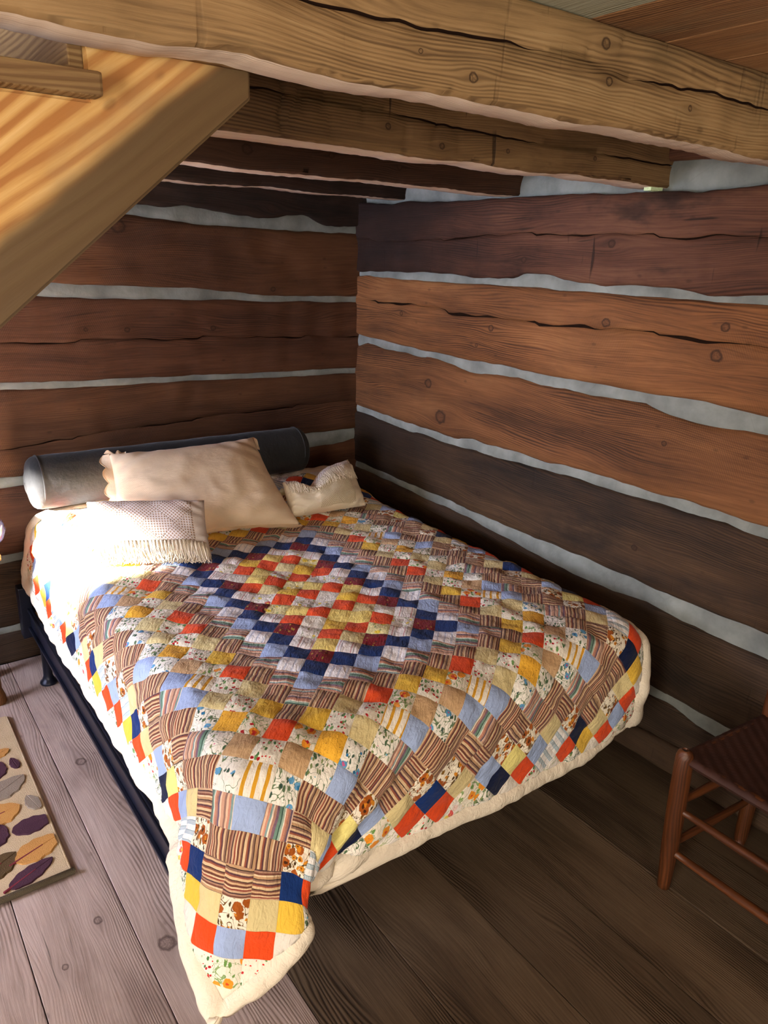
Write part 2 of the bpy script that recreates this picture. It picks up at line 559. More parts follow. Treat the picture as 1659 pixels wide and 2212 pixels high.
def make_chink(side, bottom, top, L, parent, seed=0, s0=0.0, bulge=0.012, back=-0.018):
    n = int((L - s0) / 0.03)
    s = np.linspace(s0, L, n)
    zb = profile(bottom, s) - 0.022
    zt = profile(top, s) + 0.022
    nr = 9
    V, U = [], []
    nz = noise2(n, nr, 0.0016, 2, seed)
    for k in range(nr):
        f = k / (nr - 1)
        z = zb + (zt - zb) * f
        d = back + bulge * math.sin(math.pi * f) + nz[k]
        for i in range(n):
            V.append(wall_point(side, s[i], z[i], d[i]))
            U.append((s[i], z[i]))
    for k in (1, 0):                                    # closed behind
        f = k
        z = zb + (zt - zb) * f
        for i in range(n):
            V.append(wall_point(side, s[i], z[i], -0.10))
            U.append((s[i], z[i]))
    Fc = gridfaces(n, nr + 2, 0, False)
    for i in range(n - 1):
        a = (nr + 1) * n + i
        Fc.append((a, a + 1, i + 1, i))
    me = mesh('chinking', V, Fc, U)
    bm = bmesh.new()
    bm.from_mesh(me)
    bmesh.ops.recalc_face_normals(bm, faces=bm.faces)
    bm.to_mesh(me)
    bm.free()
    o = link('chinking', me, M['chink'], parent, True)
    o['label'] = 'pale grey lime chinking between two hewn logs'
    return o


RW = {
    'R1t': [(-0.2, 1.815), (0.289, 1.81), (0.698, 1.806), (0.944, 1.807), (1.258, 1.804), (1.584, 1.798), (1.885, 1.796), (5.2, 1.79)],
    'R1b': [(0, 1.528), (0.526, 1.536), (0.725, 1.532), (1.0, 1.532), (1.045, 1.556), (1.15, 1.552), (1.228, 1.535), (1.482, 1.533), (1.722, 1.529), (1.938, 1.532), (5.2, 1.53)],
    'R2t': [(0, 1.505), (0.437, 1.506), (0.728, 1.504), (1.094, 1.508), (1.396, 1.507), (1.65, 1.506), (1.943, 1.506), (5.2, 1.50)],
    'R2b': [(0, 1.243), (0.047, 1.239), (0.416, 1.227), (0.748, 1.22), (0.963, 1.222), (1.275, 1.216), (1.585, 1.22), (1.803, 1.226), (2.001, 1.218), (5.2, 1.22)],
    'R3t': [(0, 1.19), (0.03, 1.20), (0.078, 1.212), (0.23, 1.196), (0.59, 1.203), (0.72, 1.185), (0.826, 1.176), (0.994, 1.185), (1.172, 1.183), (1.391, 1.182), (1.608, 1.193), (1.64, 1.179), (1.729, 1.168), (1.855, 1.165), (2.011, 1.169), (5.2, 1.17)],
    'R3b': [(0.037, 0.903), (0.347, 0.898), (0.731, 0.889), (0.823, 0.911), (0.999, 0.913), (1.374, 0.915), (1.636, 0.916), (1.861, 0.916), (2.062, 0.916), (5.2, 0.91)],
    'R4t': [(0.038, 0.878), (0.349, 0.865), (0.782, 0.865), (1.138, 0.876), (1.436, 0.884), (1.689, 0.887), (1.947, 0.891), (2.069, 0.88), (5.2, 0.88)],
    'R4b': [(0.072, 0.625), (0.55, 0.618), (1.034, 0.608), (1.418, 0.617), (1.727, 0.606), (2.124, 0.61), (5.2, 0.61)],
    'R5t': [(0.073, 0.599), (0.733, 0.585), (1.068, 0.564), (1.402, 0.534), (1.583, 0.534), (1.715, 0.548), (2.139, 0.533), (5.2, 0.53)],
    'R5b': [(0, 0.28), (1.744, 0.271), (1.775, 0.269), (1.945, 0.267), (2.117, 0.261), (5.2, 0.26)],
    'R6t': [(0, 0.25), (1.724, 0.243), (1.764, 0.239), (1.868, 0.244), (1.956, 0.222), (2.075, 0.213), (5.2, 0.21)],
    'R6b': [(0, 0.095), (1.758, 0.097), (1.972, 0.115), (5.2, 0.10)],
    'R7t': [(0, 0.092), (1.758, 0.094), (1.972, 0.112), (5.2, 0.097)],
    'R7b': [(0, 0.0), (5.2, 0.0)],
    'crack': [(0.08, 1.400), (0.38, 1.409), (0.739, 1.392), (0.896, 1.394), (1.217, 1.391), (1.588, 1.404), (1.804, 1.399), (1.965, 1.398), (5.2, 1.39)],
    'crack1': [(0.426, 1.66), (1.071, 1.686), (1.314, 1.681), (1.541, 1.678), (1.909, 1.676), (5.0, 1.67)],
}
LW = {
    'L1t': [(0, 1.86), (4.2, 1.86)],
    'L1b': [(4.2, 1.75), (1.007, 1.749), (0.76, 1.742), (0.571, 1.732), (0.412, 1.734), (0.368, 1.746), (0.266, 1.748), (0.173, 1.715), (0.0, 1.711)],
    'L2t': [(4.2, 1.71), (1.062, 1.709), (0.819, 1.697), (0.52, 1.69), (0.301, 1.684), (0.0, 1.685)],
    'L2b': [(4.2, 1.47), (1.355, 1.467), (1.235, 1.458), (1.064, 1.454), (0.833, 1.45), (0.633, 1.432), (0.472, 1.416), (0.243, 1.416), (0.007, 1.411)],
    'L3t': [(4.2, 1.43), (1.445, 1.424), (1.198, 1.41), (0.883, 1.407), (0.634, 1.404), (0.36, 1.392), (0.006, 1.388)],
    'L3b': [(4.2, 1.13), (1.55, 1.118), (1.31, 1.105), (0.95, 1.1), (0.535, 1.09), (-0.001, 1.084)],
    'L4t': [(4.2, 1.10), (1.553, 1.091), (1.312, 1.084), (0.952, 1.078), (0.536, 1.07), (-0.002, 1.06)],
    'L4b': [(4.2, 0.75), (1.592, 0.761), (1.52, 0.76), (0.254, 0.791), (-0.008, 0.79)],
    'L5t': [(4.2, 0.72), (1.597, 0.726), (1.524, 0.729), (0.229, 0.725), (0.004, 0.734)],
    'L5b': [(0, 0.46), (4.2, 0.45)],
    'L6t': [(0, 0.43), (4.2, 0.42)],
    'L6b': [(0, 0.16), (4.2, 0.145)],
    'L7t': [(0, 0.135), (4.2, 0.12)],
    'L7b': [(0, 0.0), (4.2, 0.0)],
    'crack3': [(0.0, 1.232), (0.509, 1.246), (0.844, 1.252), (1.194, 1.26), (1.362, 1.254), (1.532, 1.262), (3.2, 1.27)],
    'crack4': [(0.1, .93), (0.6, .925), (1.2, 0.90), (1.55, .87), (3.2, 0.85)],
}


def backing(name, x0, x1, y0, y1, z0, z1, mat):
    o = link(name, box_mesh(name, x0, x1, y0, y1, z0, z1, 0.0), mat)
    tag(o, kind='structure')
    return o


t_ = NT('dark_wall_core')
M['core'] = t_.out(t_.ramp(t_.noise(t_.n('ShaderNodeTexCoord').outputs['Object'], 3.0, 3), [(0.3, '2a1d15'), (0.7, '45301f')]), 0.9)

wall_r = backing('wall_right', 0.10, 0.22, ROOM_Y - 0.2, 0.22, 0.0, 2.3, M['core'])
make_log('R', RW['R1b'], RW['R1t'], 5.2, M['log_a'], wall_r, RW['crack1'], 11, proud=0.010, rag=0.003,
         notch=((1.715, 0.012, 1.56, 1.66, 0.02), (1.712, 0.012, 1.69, 1.795, 0.025), (1.13, 0.008, 1.57, 1.70, 0.008)))
make_log('R', RW['R2b'], RW['R2t'], 5.2, M['log_b'], wall_r, RW['crack'], 23, proud=0.002, rag=0.0015, crack_w=0.0042)
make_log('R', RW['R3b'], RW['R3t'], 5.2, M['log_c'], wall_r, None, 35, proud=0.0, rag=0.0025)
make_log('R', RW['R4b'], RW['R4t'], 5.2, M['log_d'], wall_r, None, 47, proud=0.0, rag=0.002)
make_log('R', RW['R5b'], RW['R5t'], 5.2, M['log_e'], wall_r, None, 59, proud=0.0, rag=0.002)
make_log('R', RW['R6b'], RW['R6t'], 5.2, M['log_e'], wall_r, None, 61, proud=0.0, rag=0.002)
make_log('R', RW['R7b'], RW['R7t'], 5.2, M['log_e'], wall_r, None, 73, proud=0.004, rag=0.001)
for k, (b, t) in enumerate((('R2t', 'R1b'), ('R3t', 'R2b'), ('R4t', 'R3b'), ('R5t', 'R4b'), ('R6t', 'R5b'))):
    make_chink('R', RW[b], RW[t], 5.2, wall_r, 100 + k)
# plaster filling between the beam ends, and the plate log above it
make_chink('R', [(0, 1.80), (5.2, 1.79)], [(0, 1.88), (5.2, 1.875)], 5.2, wall_r, 120, bulge=0.02, back=-0.05)
make_log('R', [(0, 1.885), (5.2, 1.875)], [(0, 2.1), (5.2, 2.1)], 5.2, M['log_a'], wall_r, None, 81, proud=-0.01, rag=0.003)

wall_b = backing('wall_back', ROOM_X - 0.2, 0.10, 0.10, 0.22, 0.0, 2.3, M['core'])
make_log('L', LW['L1b'], LW['L1t'], 4.2, M['log_l1'], wall_b, None, 211, proud=0.012, rag=0.004)
make_log('L', LW['L2b'], LW['L2t'], 4.2, M['log_l2'], wall_b, None, 223, proud=0.002, rag=0.002)
make_log('L', LW['L3b'], LW['L3t'], 4.2, M['log_l3'], wall_b, LW['crack3'], 235, proud=0.0, rag=0.0015)
make_log('L', LW['L4b'], LW['L4t'], 4.2, M['log_l2'], wall_b, LW['crack4'], 247, proud=0.0, rag=0.0015)
make_log('L', LW['L5b'], LW['L5t'], 4.2, M['log_l3'], wall_b, None, 259, proud=0.0, rag=0.002)
make_log('L', LW['L6b'], LW['L6t'], 4.2, M['log_d'], wall_b, None, 261, proud=0.0, rag=0.002)
make_log('L', LW['L7b'], LW['L7t'], 4.2, M['log_e'], wall_b, None, 273, proud=0.002, rag=0.001)
make_log('L', [(0, 1.885), (4.2, 1.885)], [(0, 2.1), (4.2, 2.1)], 4.2, M['log_l1'], wall_b, None, 281, proud=0.0, rag=0.003)
for k, (b, t) in enumerate((('L2t', 'L1b'), ('L3t', 'L2b'), ('L4t', 'L3b'), ('L5t', 'L4b'), ('L6t', 'L5b'), ('L7t', 'L6b'))):
    make_chink('L', LW[b], LW[t], 4.2, wall_b, 130 + k, s0=-0.04)

# the two walls behind and left of the camera; one left opening is sized to shape the sun patch
wl = empty('wall_left', (ROOM_X, 0, 0))
tag(wl, kind='structure')


def wl_panel(y0, y1, z0, z1):
    child(link('wall_panel', box_mesh('wall_panel', ROOM_X - 0.15, ROOM_X, y0, y1, z0, z1, 0.002, 1), M['log_d']), wl)


WY0, WY1, WZ0, WZ1 = -1.02, -0.46, 1.50, 1.76
wl_panel(WY1, 0.1, 0, 2.1)
wl_panel(WY0, WY1, 0, WZ0)
wl_panel(WY0, WY1, WZ1, 2.1)
wl_panel(-5.35, WY0, 0, 2.1)
wf = empty('wall_front', (0, ROOM_Y, 0))
tag(wf, kind='structure')
for (x0, x1, z0, z1) in ((ROOM_X, 0.1, 0, 2.1),):
    child(link('wall_panel', box_mesh('wall_panel', x0, x1, ROOM_Y - 0.15, ROOM_Y, z0, z1, 0.002, 0), M['log_d']), wf)

# ---------------------------------------------------------------- floor of long boards
floor = backing('floor', ROOM_X - 0.2, 0.2, ROOM_Y - 0.2, 0.2, -0.12, -0.028, M['core'])
seams = [-4.2, -3.9, -3.65, -3.4, -3.12, -2.9, -2.66, -2.4, -2.13, -1.885, -1.655, -1.40, -1.15, -0.905, -0.66, -0.42, -0.19, 0.03]
for i in range(len(seams) - 1):
    dz = random.Random(i).uniform(-0.0015, 0.0015)
    o = link('floorboard', box_mesh('floorboard', seams[i] + 0.0011, seams[i + 1] - 0.0011, ROOM_Y, 0.0, -0.028, dz, 0.0016, 1, uoff=i * 3.1), M['floor_lit_side'] if seams[i] < -1.5 else M['floor'], floor)

# ---------------------------------------------------------------- ceiling boards and beams
ceil = backing('ceiling', ROOM_X - 0.2, 0.2, ROOM_Y - 0.2, 0.2, CEIL + 0.03, CEIL + 0.12, M['core'])
ceil_seams = [-4.2, -4.0, -3.82, -3.6, -3.41, -3.2, -3.0, -2.81, -2.6, -2.42, -2.2, -2.0, -1.81, -1.6, -1.42, -1.2, -0.985, -0.79, -0.61, -0.42, -0.2, 0.0, 0.12]
for k in range(len(ceil_seams) - 1):
    pale = abs(ceil_seams[k] + 1.2) < 0.01
    link('ceiling_board', box_mesh('ceiling_board', ceil_seams[k] + 0.0015, ceil_seams[k + 1] - 0.0015, ROOM_Y, 0.1, CEIL, CEIL + 0.029, 0.002, 1, uoff=k * 2.3), M['ceiling_pale' if pale else 'ceiling'], ceil)


def beam(y0, y1, z0, z1, mat, label, x1=0.06, crack=None, seed=0, x0=None, slits=(), cw=0.0024):
    x0 = ROOM_X if x0 is None else x0
    n = int((x1 - x0) / 0.009)
    xs = np.linspace(x0, x1, n)
    lowb = z0 + noise1(n, 0.0022, 14, seed + 31) + noise1(n, 0.0006, 1, seed + 32)
    fy = y0 + noise1(n, 0.0015, 20, seed + 33)
    rows = []                                   # (y, z) per column going round the section
    def R(y, z):
        rows.append((np.broadcast_to(y, (n,)).copy(), np.broadcast_to(z, (n,)).copy()))
    R(y1 - 0.006, lowb + 0.0005)
    R((y0 + y1) / 2, lowb - 0.001)
    R(fy + 0.007, lowb)
    R(fy + 0.001, lowb + 0.004 + np.abs(noise1(n, 0.0012, 1, seed + 34)))
    zc = np.interp(xs, [c[0] for c in crack], [c[1] for c in crack]) if crack else np.full(n, (z0 + z1) / 2)
    zc = zc + noise1(n, 0.0012, 2, seed + 35)
    w = np.clip(np.sin(xs * 9 + seed) * 1.2 + 0.7, 0, 1) * cw if crack else np.full(n, 0.0003)
    und = noise2(n, 12, 0.0011, 5, seed + 36)
    k = 0
    for f in (0.08, 0.3, 0.55, 0.8):
        R(fy + und[k], lowb + (zc - w - lowb) * f)
        k += 1
    R(fy + und[k], zc - w)
    R(fy + und[k] + w * 4.5, zc)
    R(fy + und[k], zc + w)
    for f in (0.25, 0.5, 0.75, 0.96):
        k += 1
        R(fy + und[k], zc + w + (z1 - zc - w) * f)
    for (sx, sw, za, zb_, dp) in slits:
        for (yy, zz) in rows[3:]:
            cx = sx + 0.006 * np.sin(zz * 90 + sx * 50)
            yy += dp * np.clip(1 - np.abs(xs - cx) / sw, 0, 1) * ((zz > za) & (zz < zb_))
    R(y0 + 0.006, z1)
    R(y1 - 0.006, z1)
    R(y1, z1 - 0.006)
    R(y1 + noise1(n, 0.001, 12, seed + 37), (z0 + z1) / 2)
    R(y1, z0 + 0.006)
    nr = len(rows)
    V, U = [], []
    for j, (yy, zz) in enumerate(rows):
        for i in range(n):
            V.append((xs[i], yy[i], zz[i]))
            U.append((xs[i], zz[i] + (yy[i] - y0 if j < 3 or j >= nr - 5 else 0)))
    Fc = []
    for j in range(nr):
        j2 = (j + 1) % nr
        for i in range(n - 1):
            Fc.append((j * n + i, j * n + i + 1, j2 * n + i + 1, j2 * n + i))
    Fc.append(tuple(j * n for j in range(nr)))
    Fc.append(tuple(j * n + n - 1 for j in reversed(range(nr))))
    me = mesh('ceiling_beam', V, Fc, U)
    bm = bmesh.new()
    bm.from_mesh(me)
    bmesh.ops.recalc_face_normals(bm, faces=bm.faces)
    bm.to_mesh(me)
    bm.free()
    me.materials.append(mat)
    me.materials.append(M['beam_bounce_lit'])
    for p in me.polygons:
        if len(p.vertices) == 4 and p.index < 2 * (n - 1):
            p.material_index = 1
        p.use_smooth = len(p.vertices) == 4
    if crack:
        me.materials.append(M['crack'])
        for j in (8, 9):
            for i in range(n - 1):
                me.polygons[j * (n - 1) + i].material_index = 2
    o = link('ceiling_beam', me)
    tag(o, label, 'beam', 'hewn ceiling beams resting on the right wall')
    return o


beam(-2.105, -2.022, 1.812, CEIL, M['beam_a'], 'nearest hewn ceiling beam, pale brown, crossing the top of the picture in front of the stair', 0.06, seed=1, crack=[(-2.2, 1.88), (-1.355, 1.889), (-1.0, 1.900), (-0.93, 1.887), (-0.64, 1.902), (-0.43, 1.896), (0, 1.89)], cw=0.0022,
     slits=[(-0.985, 0.0045, 1.905, 1.925, 0.006), (-0.90, 0.005, 1.925, 1.95, 0.006), (-0.63, 0.006, 1.905, 1.93, 0.008), (-0.52, 0.004, 1.915, 1.94, 0.006)])
beam(-1.565, -1.455, 1.812, CEIL, M['beam_b'], 'second hewn ceiling beam, brown with axe notches, behind the stair top', 0.06, seed=2, x0=-1.47, crack=[(-1.4, 1.895), (-1.0, 1.888), (-0.6, 1.875), (0, 1.87)], cw=0.0022,
     slits=[(-1.235, 0.008, 1.82, 1.95, 0.016), (-1.215, 0.006, 1.85, 1.90, 0.012), (-1.19, 0.010, 1.865, 1.95, 0.014), (-1.14, 0.006, 1.86, 1.95, 0.010), (-1.12, 0.005, 1.83, 1.88, 0.010), (-1.04, 0.007, 1.86, 1.95, 0.010), (-0.93, 0.004, 1.82, 1.87, 0.008), (-0.85, 0.004, 1.84, 1.95, 0.008), (-0.78, 0.004, 1.82, 1.90, 0.006)])
beam(-0.965, -0.855, 1.813, CEIL, M['beam_c'], 'third ceiling beam, dark brown with a pale lit underside', 0.06, seed=3)
beam(-0.300, -0.19, 1.822, CEIL, M['log_l1'], 'rearmost and darkest ceiling beam close to the back wall', 0.06, seed=4)

# little wedge under the end of the second beam
t_ = NT('pale_green_wedge_paint')
x, y, z = t_.xyz()
M['wedge'] = t_.out(t_.ramp(t_.noise(t_.vec(x, y, z), 200.0, 2), [(0.3, 'b5cf9a'), (0.7, 'd8e8c0')]), 0.6)
o = link('wedge', box_mesh('wedge', -0.035, 0.02, -1.555, -1.53, 1.801, 1.812, 0.001), M['wedge'])
tag(o, 'tiny pale green wedge tucked under the end of the second ceiling beam', 'wedge')

# ---------------------------------------------------------------- staircase
stair = empty('staircase', (-1.9, -2.0, 0.0))
tag(stair, 'open pine staircase rising to the right behind the nearest beam', 'staircase')


def stringer(y0, y1, mat, name='stringer', xe=-1.53):
    sl = (1.781 - 1.526) / (-1.538 + 1.862)
    zb = lambda x: 1.781 + (x + 1.538) * sl           # lower edge of the board
    top_off = 0.36
    pts = [(xe, zb(xe)), (xe, CEIL - 0.002)]
    # saw-toothed upper edge going down to the left
    tread_z, nose_x = 1.761, -1.741
    steps = []
    xz = nose_x
    zt = tread_z
    pts.append((xz, CEIL - 0.002))
    for i in range(8):
        pts.append((xz, zt))
        xz2 = xz - 0.235
        pts.append((xz2, zt))
        steps.append((xz2, xz, zt))
        xz = xz2
        zt -= 0.186
        if zt < 0.1:
            break
    # lower end
    pts.append((xz, zt))
    xl = xz
    zl = max(0.0, zt - 0.15)
    pts.append((xl, 0.0))
    # where lower edge meets the floor
    xf = -1.538 + (0.0 - 1.781) / sl
    if xf > xl:
        pts.append((xf, 0.0))
    n = len(pts)
    ch = 0.012
    bm = bmesh.new()
    fr = [bm.verts.new((p[0], y0, p[1])) for p in pts]
    bk = [bm.verts.new((p[0], y1, p[1])) for p in pts]
    f1 = bm.faces.new(fr)
    f2 = bm.faces.new(list(reversed(bk)))
    for i in range(n):
        bm.faces.new((fr[i], bk[i], bk[(i + 1) % n], fr[(i + 1) % n]))
    bmesh.ops.recalc_face_normals(bm, faces=bm.faces)
    es = [e for e in bm.edges if len(e.link_faces) == 2 and abs(e.verts[0].co.y - e.verts[1].co.y) < 1e-5]
    bmesh.ops.bevel(bm, geom=es, offset=0.004, segments=2, affect='EDGES')
    bmesh.ops.triangulate(bm, faces=[f for f in bm.faces if len(f.verts) > 4])
    uvl = bm.loops.layers.uv.new('UVMap')
    a = math.atan(sl)
    for f in bm.faces:
        for l in f.loops:
            c = l.vert.co
            du, dv = c.x + 1.538, c.z - 1.781
            l[uvl].uv = (du * math.cos(a) + dv * math.sin(a), -du * math.sin(a) + dv * math.cos(a))
    me = bpy.data.meshes.new(name)
    bm.to_mesh(me)
    bm.free()
    return child(link(name, me, mat), stair), steps


st1, steps = stringer(-2.018, -1.98, M['pine'])
child(link('back_panel', box_mesh('back_panel', -2.6, -1.745, -1.352, -1.332, 1.70, CEIL - 0.002, 0.002, 0), M['red_board']), stair)
st1['label'] = 'bright yellow pine stringer with bold grain, plumb cut at its top end'
st2, _ = stringer(-1.33, -1.292, M['red_board'])
st2['label'] = 'dark red-brown stringer at the far side of the stair'
for i, (xa, xb, zt) in enumerate(steps):
    child(link('tread', box_mesh('tread', xa - 0.02, xb + 0.012, -2.045, -1.27, zt + 0.0005, zt + 0.0265, 0.004, 1, uoff=i), M['pine_plain']), stair)
    z_top = min(zt + 0.185, CEIL - 0.003)
    child(link('riser', box_mesh('riser', xb - 0.018, xb - 0.001, -2.018, -1.292, zt + 0.027, z_top, 0.002, 1, uoff=i * .7), M['pine_plain']), stair)

# ---------------------------------------------------------------- bed frame and mattress
t_ = NT('navy_black_metal')
x, y, z = t_.xyz()
M['metal'] = t_.out(t_.mix(t_.noise(t_.vec(x, y, z), 14, 4), '10131f', '20263a'), 0.35, 0.5)
M['metal'].node_tree.nodes['Principled BSDF'].inputs['Metallic'].default_value = 0.4
t_ = NT('mattress_ticking')
x, y, z = t_.xyz()
M['mattress'] = t_.out(t_.mix(t_.step(t_.m_('SINE', t_.m_('MULTIPLY', x, 260)), 0.5, 0.8), 'd8d4cc', '9aa2b4'), 0.9)

BX0, BX1, BY0, BY1 = -1.535, -0.20, -1.885, -0.05      # mattress outline
bed = empty('bed', (-0.87, -1.0, 0))
tag(bed, 'low double bed with navy-black metal frame under the patchwork quilt', 'bed')
FX0, FX1, FY0, FY1 = -1.572, -0.17, -1.66, -0.07


def bpart(name, *a, mat=None, **k):
    return child(link(name, box_mesh(name, *a, **k), mat or M['metal']), bed)


for (xo, s) in ((FX0, 1), (FX1, -1)):
    xi = xo + s * 0.012
    me_parts = [(min(xo, xi), max(xo, xi), FY0, FY1, 0.185, 0.275)]
    o = bpart('side_rail', *me_parts[0], bevel=0.004, axis=1)
    # ledge, groove lip and bottom flange welded to the rail
    for nm, (a, b, z0, z1) in (('rail_lip', (xo - s * 0.007, xo, 0.262, 0.275)), ('rail_lip', (xo - s * 0.010, xo, 0.185, 0.197)), ('rail_lip', (xo + s * 0.012, xo + s * 0.05, 0.185, 0.191))):
        q = link(nm, box_mesh(nm, min(a, b), max(a, b), FY0, FY1, z0, z1, 0.002, 1), M['metal'])
        q.parent = o
        q.matrix_parent_inverse = Matrix.Identity(4)
bpart('foot_rail', FX0, FX1, FY0 + 0.01, FY0 + 0.04, 0.19, 0.262, bevel=0.004, axis=0)
bpart('head_rail', FX0, FX1, FY1 - 0.04, FY1 - 0.01, 0.19, 0.262, bevel=0.004, axis=0)
for i in range(8):
    yy = FY0 + 0.10 + i * 0.19
    bpart('slat', FX0 + 0.013, FX1 - 0.013, yy, yy + 0.07, 0.258, 0.272, bevel=0.003, axis=0, mat=M['pine_plain'])
for (lx, lys) in ((-1.553, (-0.235,)), (-1.478, (-1.31,)), (-0.19, (-0.235, -1.31))):
    for ly in lys:
        V, Fc, U = lathe([(0.030, 0), (0.032, 0.004), (0.031, 0.010), (0.022, 0.018), (0.017, 0.035), (0.016, 0.19)], 20, (lx, ly, 0.0), (lx, ly, 0.2))
        child(link('leg', mesh('leg', V, Fc, U), M['metal'], None, True), bed)
bpart('headboard_bracket', FX0 - 0.030, FX0 + 0.012, FY1 - 0.055, FY1 + 0.0, 0.15, 0.36, bevel=0.004, axis=2)
me = box_mesh('mattress', BX0 + 0.02, BX1 - 0.02, BY0 + 0.02, BY1 - 0.01, 0.275, 0.580, 0.055, 1)
mt = child(link('mattress', me, M['mattress'], None, True), bed)

# ---------------------------------------------------------------- the quilt: cloth relaxed over the bed
HD, HX, HY = 0.0437, 0.0430, 0.0445                       # half diagonal of one patch
QCX, QCY = -0.957, -1.185
PA, PB = 18 * HX, 22 * HY         # patchwork half sizes
BW = 0.050                        # border width
QA, QB = PA + BW, PB + BW
TOPZ = 0.597


def top_height(x, y):
    hz = TOPZ + 0.055 * np.clip((y + 0.62) / 0.4, 0, 1) ** 1.5
    # soft hollows in the mattress
    hz = hz + 0.010 * np.exp(-((x + 0.9) ** 2 + (y + 1.0) ** 2) / 0.12) * -1
    return hz


def drape():
    nu, nv = 78, 94
    us = np.linspace(-QA, QA, nu)
    vs = np.linspace(-QB, QB, nv)
    du, dv = us[1] - us[0], vs[1] - vs[0]
    X = QCX + us[None, :] + np.zeros((nv, 1))
    Y = QCY + vs[:, None] + np.zeros((1, nu))
    xl, xr, yf = BX0 - 0.0, BX1 + 0.02, BY0 - 0.0
    ol = np.clip(xl - X, 0, None)
    orr = np.clip(X - xr, 0, None)
    of = np.clip(yf - Y, 0, None)
    P = np.zeros((nv, nu, 3))
    drop = np.sqrt(ol ** 2 + of ** 2 + orr ** 2)
    P[..., 0] = np.clip(X, xl, xr) - ol * 0.42 + orr * 0.35
    P[..., 1] = np.clip(Y, yf, None) - of * 0.34
    P[..., 2] = top_height(X, Y) + 0.03 - drop * 0.85
    r = np.random.default_rng(3)
    P += r.normal(size=P.shape) * 0.001
    Q = P.copy()
    cons = []

    def add(sa, sb, rest, stiff):
        cons.append((sa, sb, rest, stiff))
    S = slice
    for par in (0, 1):
        m = (nu - par) // 2
        add((S(None), S(par, par + 2 * m - 1, 2)), (S(None), S(par + 1, par + 2 * m, 2)), du, 0.5)
        m = (nv - par) // 2
        add((S(par, par + 2 * m - 1, 2), S(None)), (S(par + 1, par + 2 * m, 2), S(None)), dv, 0.5)
    dg = math.hypot(du, dv)
    for par in (0, 1):
        m = (nu - par) // 2
        a, b = S(par, par + 2 * m - 1, 2), S(par + 1, par + 2 * m, 2)
        add((S(0, nv - 1), a), (S(1, nv), b), dg, 0.22)
        add((S(1, nv), a), (S(0, nv - 1), b), dg, 0.22)
    bend = []
    for k, st in ((2, 0.05), (5, 0.018)):
        for off in range(2 * k):
            pass
        bend.append((k, st))
    cr = 0.10                                  # plan radius of the mattress corners

    def collide(P, Q):
        # rounded box
        th = 0.014
        rr = 0.075
        cx, cy = (BX0 + BX1) / 2, (BY0 + BY1 + 0.6) / 2
        hx, hy = (BX1 - BX0) / 2 - rr - 0.0, (BY1 + 0.6 - BY0) / 2 - rr
        tz = top_height(P[..., 0], P[..., 1])
        zc = (tz + 0.27) / 2
        hz = (tz - 0.27) / 2 - rr
        dx = P[..., 0] - cx
        dy = P[..., 1] - cy
        dz = P[..., 2] - zc
        qx, qy, qz = np.abs(dx) - hx, np.abs(dy) - hy, np.abs(dz) - hz
        mx, my, mz = np.maximum(qx, 0), np.maximum(qy, 0), np.maximum(qz, 0)
        out = np.sqrt(mx * mx + my * my + mz * mz)
        ins = np.maximum(np.maximum(qx, qy), qz)
        sd = np.where(out > 0, out, ins) - rr - th
        hit = sd < 0
        outn = np.stack([np.sign(dx) * mx, np.sign(dy) * my, np.sign(dz) * mz], -1) / np.maximum(out, 1e-6)[..., None]
        ax = np.argmax(np.stack([qx, qy, qz], -1), -1)
        inn = np.stack([np.where(ax == 0, np.sign(dx), 0), np.where(ax == 1, np.sign(dy), 0), np.where(ax == 2, np.sign(dz), 0)], -1)
        nn = np.where((out > 1e-6)[..., None], outn, inn)
        P -= np.where(hit, sd, 0)[..., None] * nn
        # frame rail
        rail = (P[..., 2] < 0.30) & (P[..., 0] > BX0 - 0.075) & (P[..., 0] < BX0 + 0.3) & (P[..., 1] > BY0 - 0.03)
        P[..., 0] = np.where(rail, BX0 - 0.075, P[..., 0])
        # friction
        fr = np.where(hit & (nn[..., 2] > 0.6), 0.75, np.where(hit, 0.35, 0.0))[..., None]
        Q += (P - Q) * fr
        P[..., 0] = np.minimum(P[..., 0], -0.028)
        P[..., 1] = np.minimum(P[..., 1], -0.030)
        P[..., 2] = np.maximum(P[..., 2], 0.016)

    tips = [((0, 0), (-1.645, -1.965, 0.15), 0.4),
            ((0, nu - 1), (-0.110, -1.81, 0.42), 0.35),
            ((int(nv * .14), 0), (-1.645, -1.735, 0.275), 0.10)]
    over = np.clip(xl + 0.16 - X, 0, None) + np.clip(X - (xr - 0.12), 0, None) + np.clip(yf + 0.20 - Y, 0, None)
    hold = np.clip(1 - over / 0.12, 0, 1)[..., None]
    for it in range(230):
        vel = (P - Q) * (0.92 if it < 180 else 0.80)
        Q = P.copy()
        P = P + vel
        P[..., 2] -= 9.8 * 0.009 ** 2
        for (ij, tgt, w) in tips:
            P[ij] += (np.array(tgt) - P[ij]) * w * min(1.0, it / 60)
        for k, st in bend:                    # batting keeps the quilt rounded
            for axis in (0, 1):
                A = P[:-2 * k] if axis == 0 else P[:, :-2 * k]
                B = P[k:-k] if axis == 0 else P[:, k:-k]
                C = P[2 * k:] if axis == 0 else P[:, 2 * k:]
                corr = ((A + C) * 0.5 - B) * st
                if axis == 0:
                    P[k:-k] += corr
                    P[:-2 * k] -= corr * 0.5
                    P[2 * k:] -= corr * 0.5
                else:
                    P[:, k:-k] += corr
                    P[:, :-2 * k] -= corr * 0.5
                    P[:, 2 * k:] -= corr * 0.5
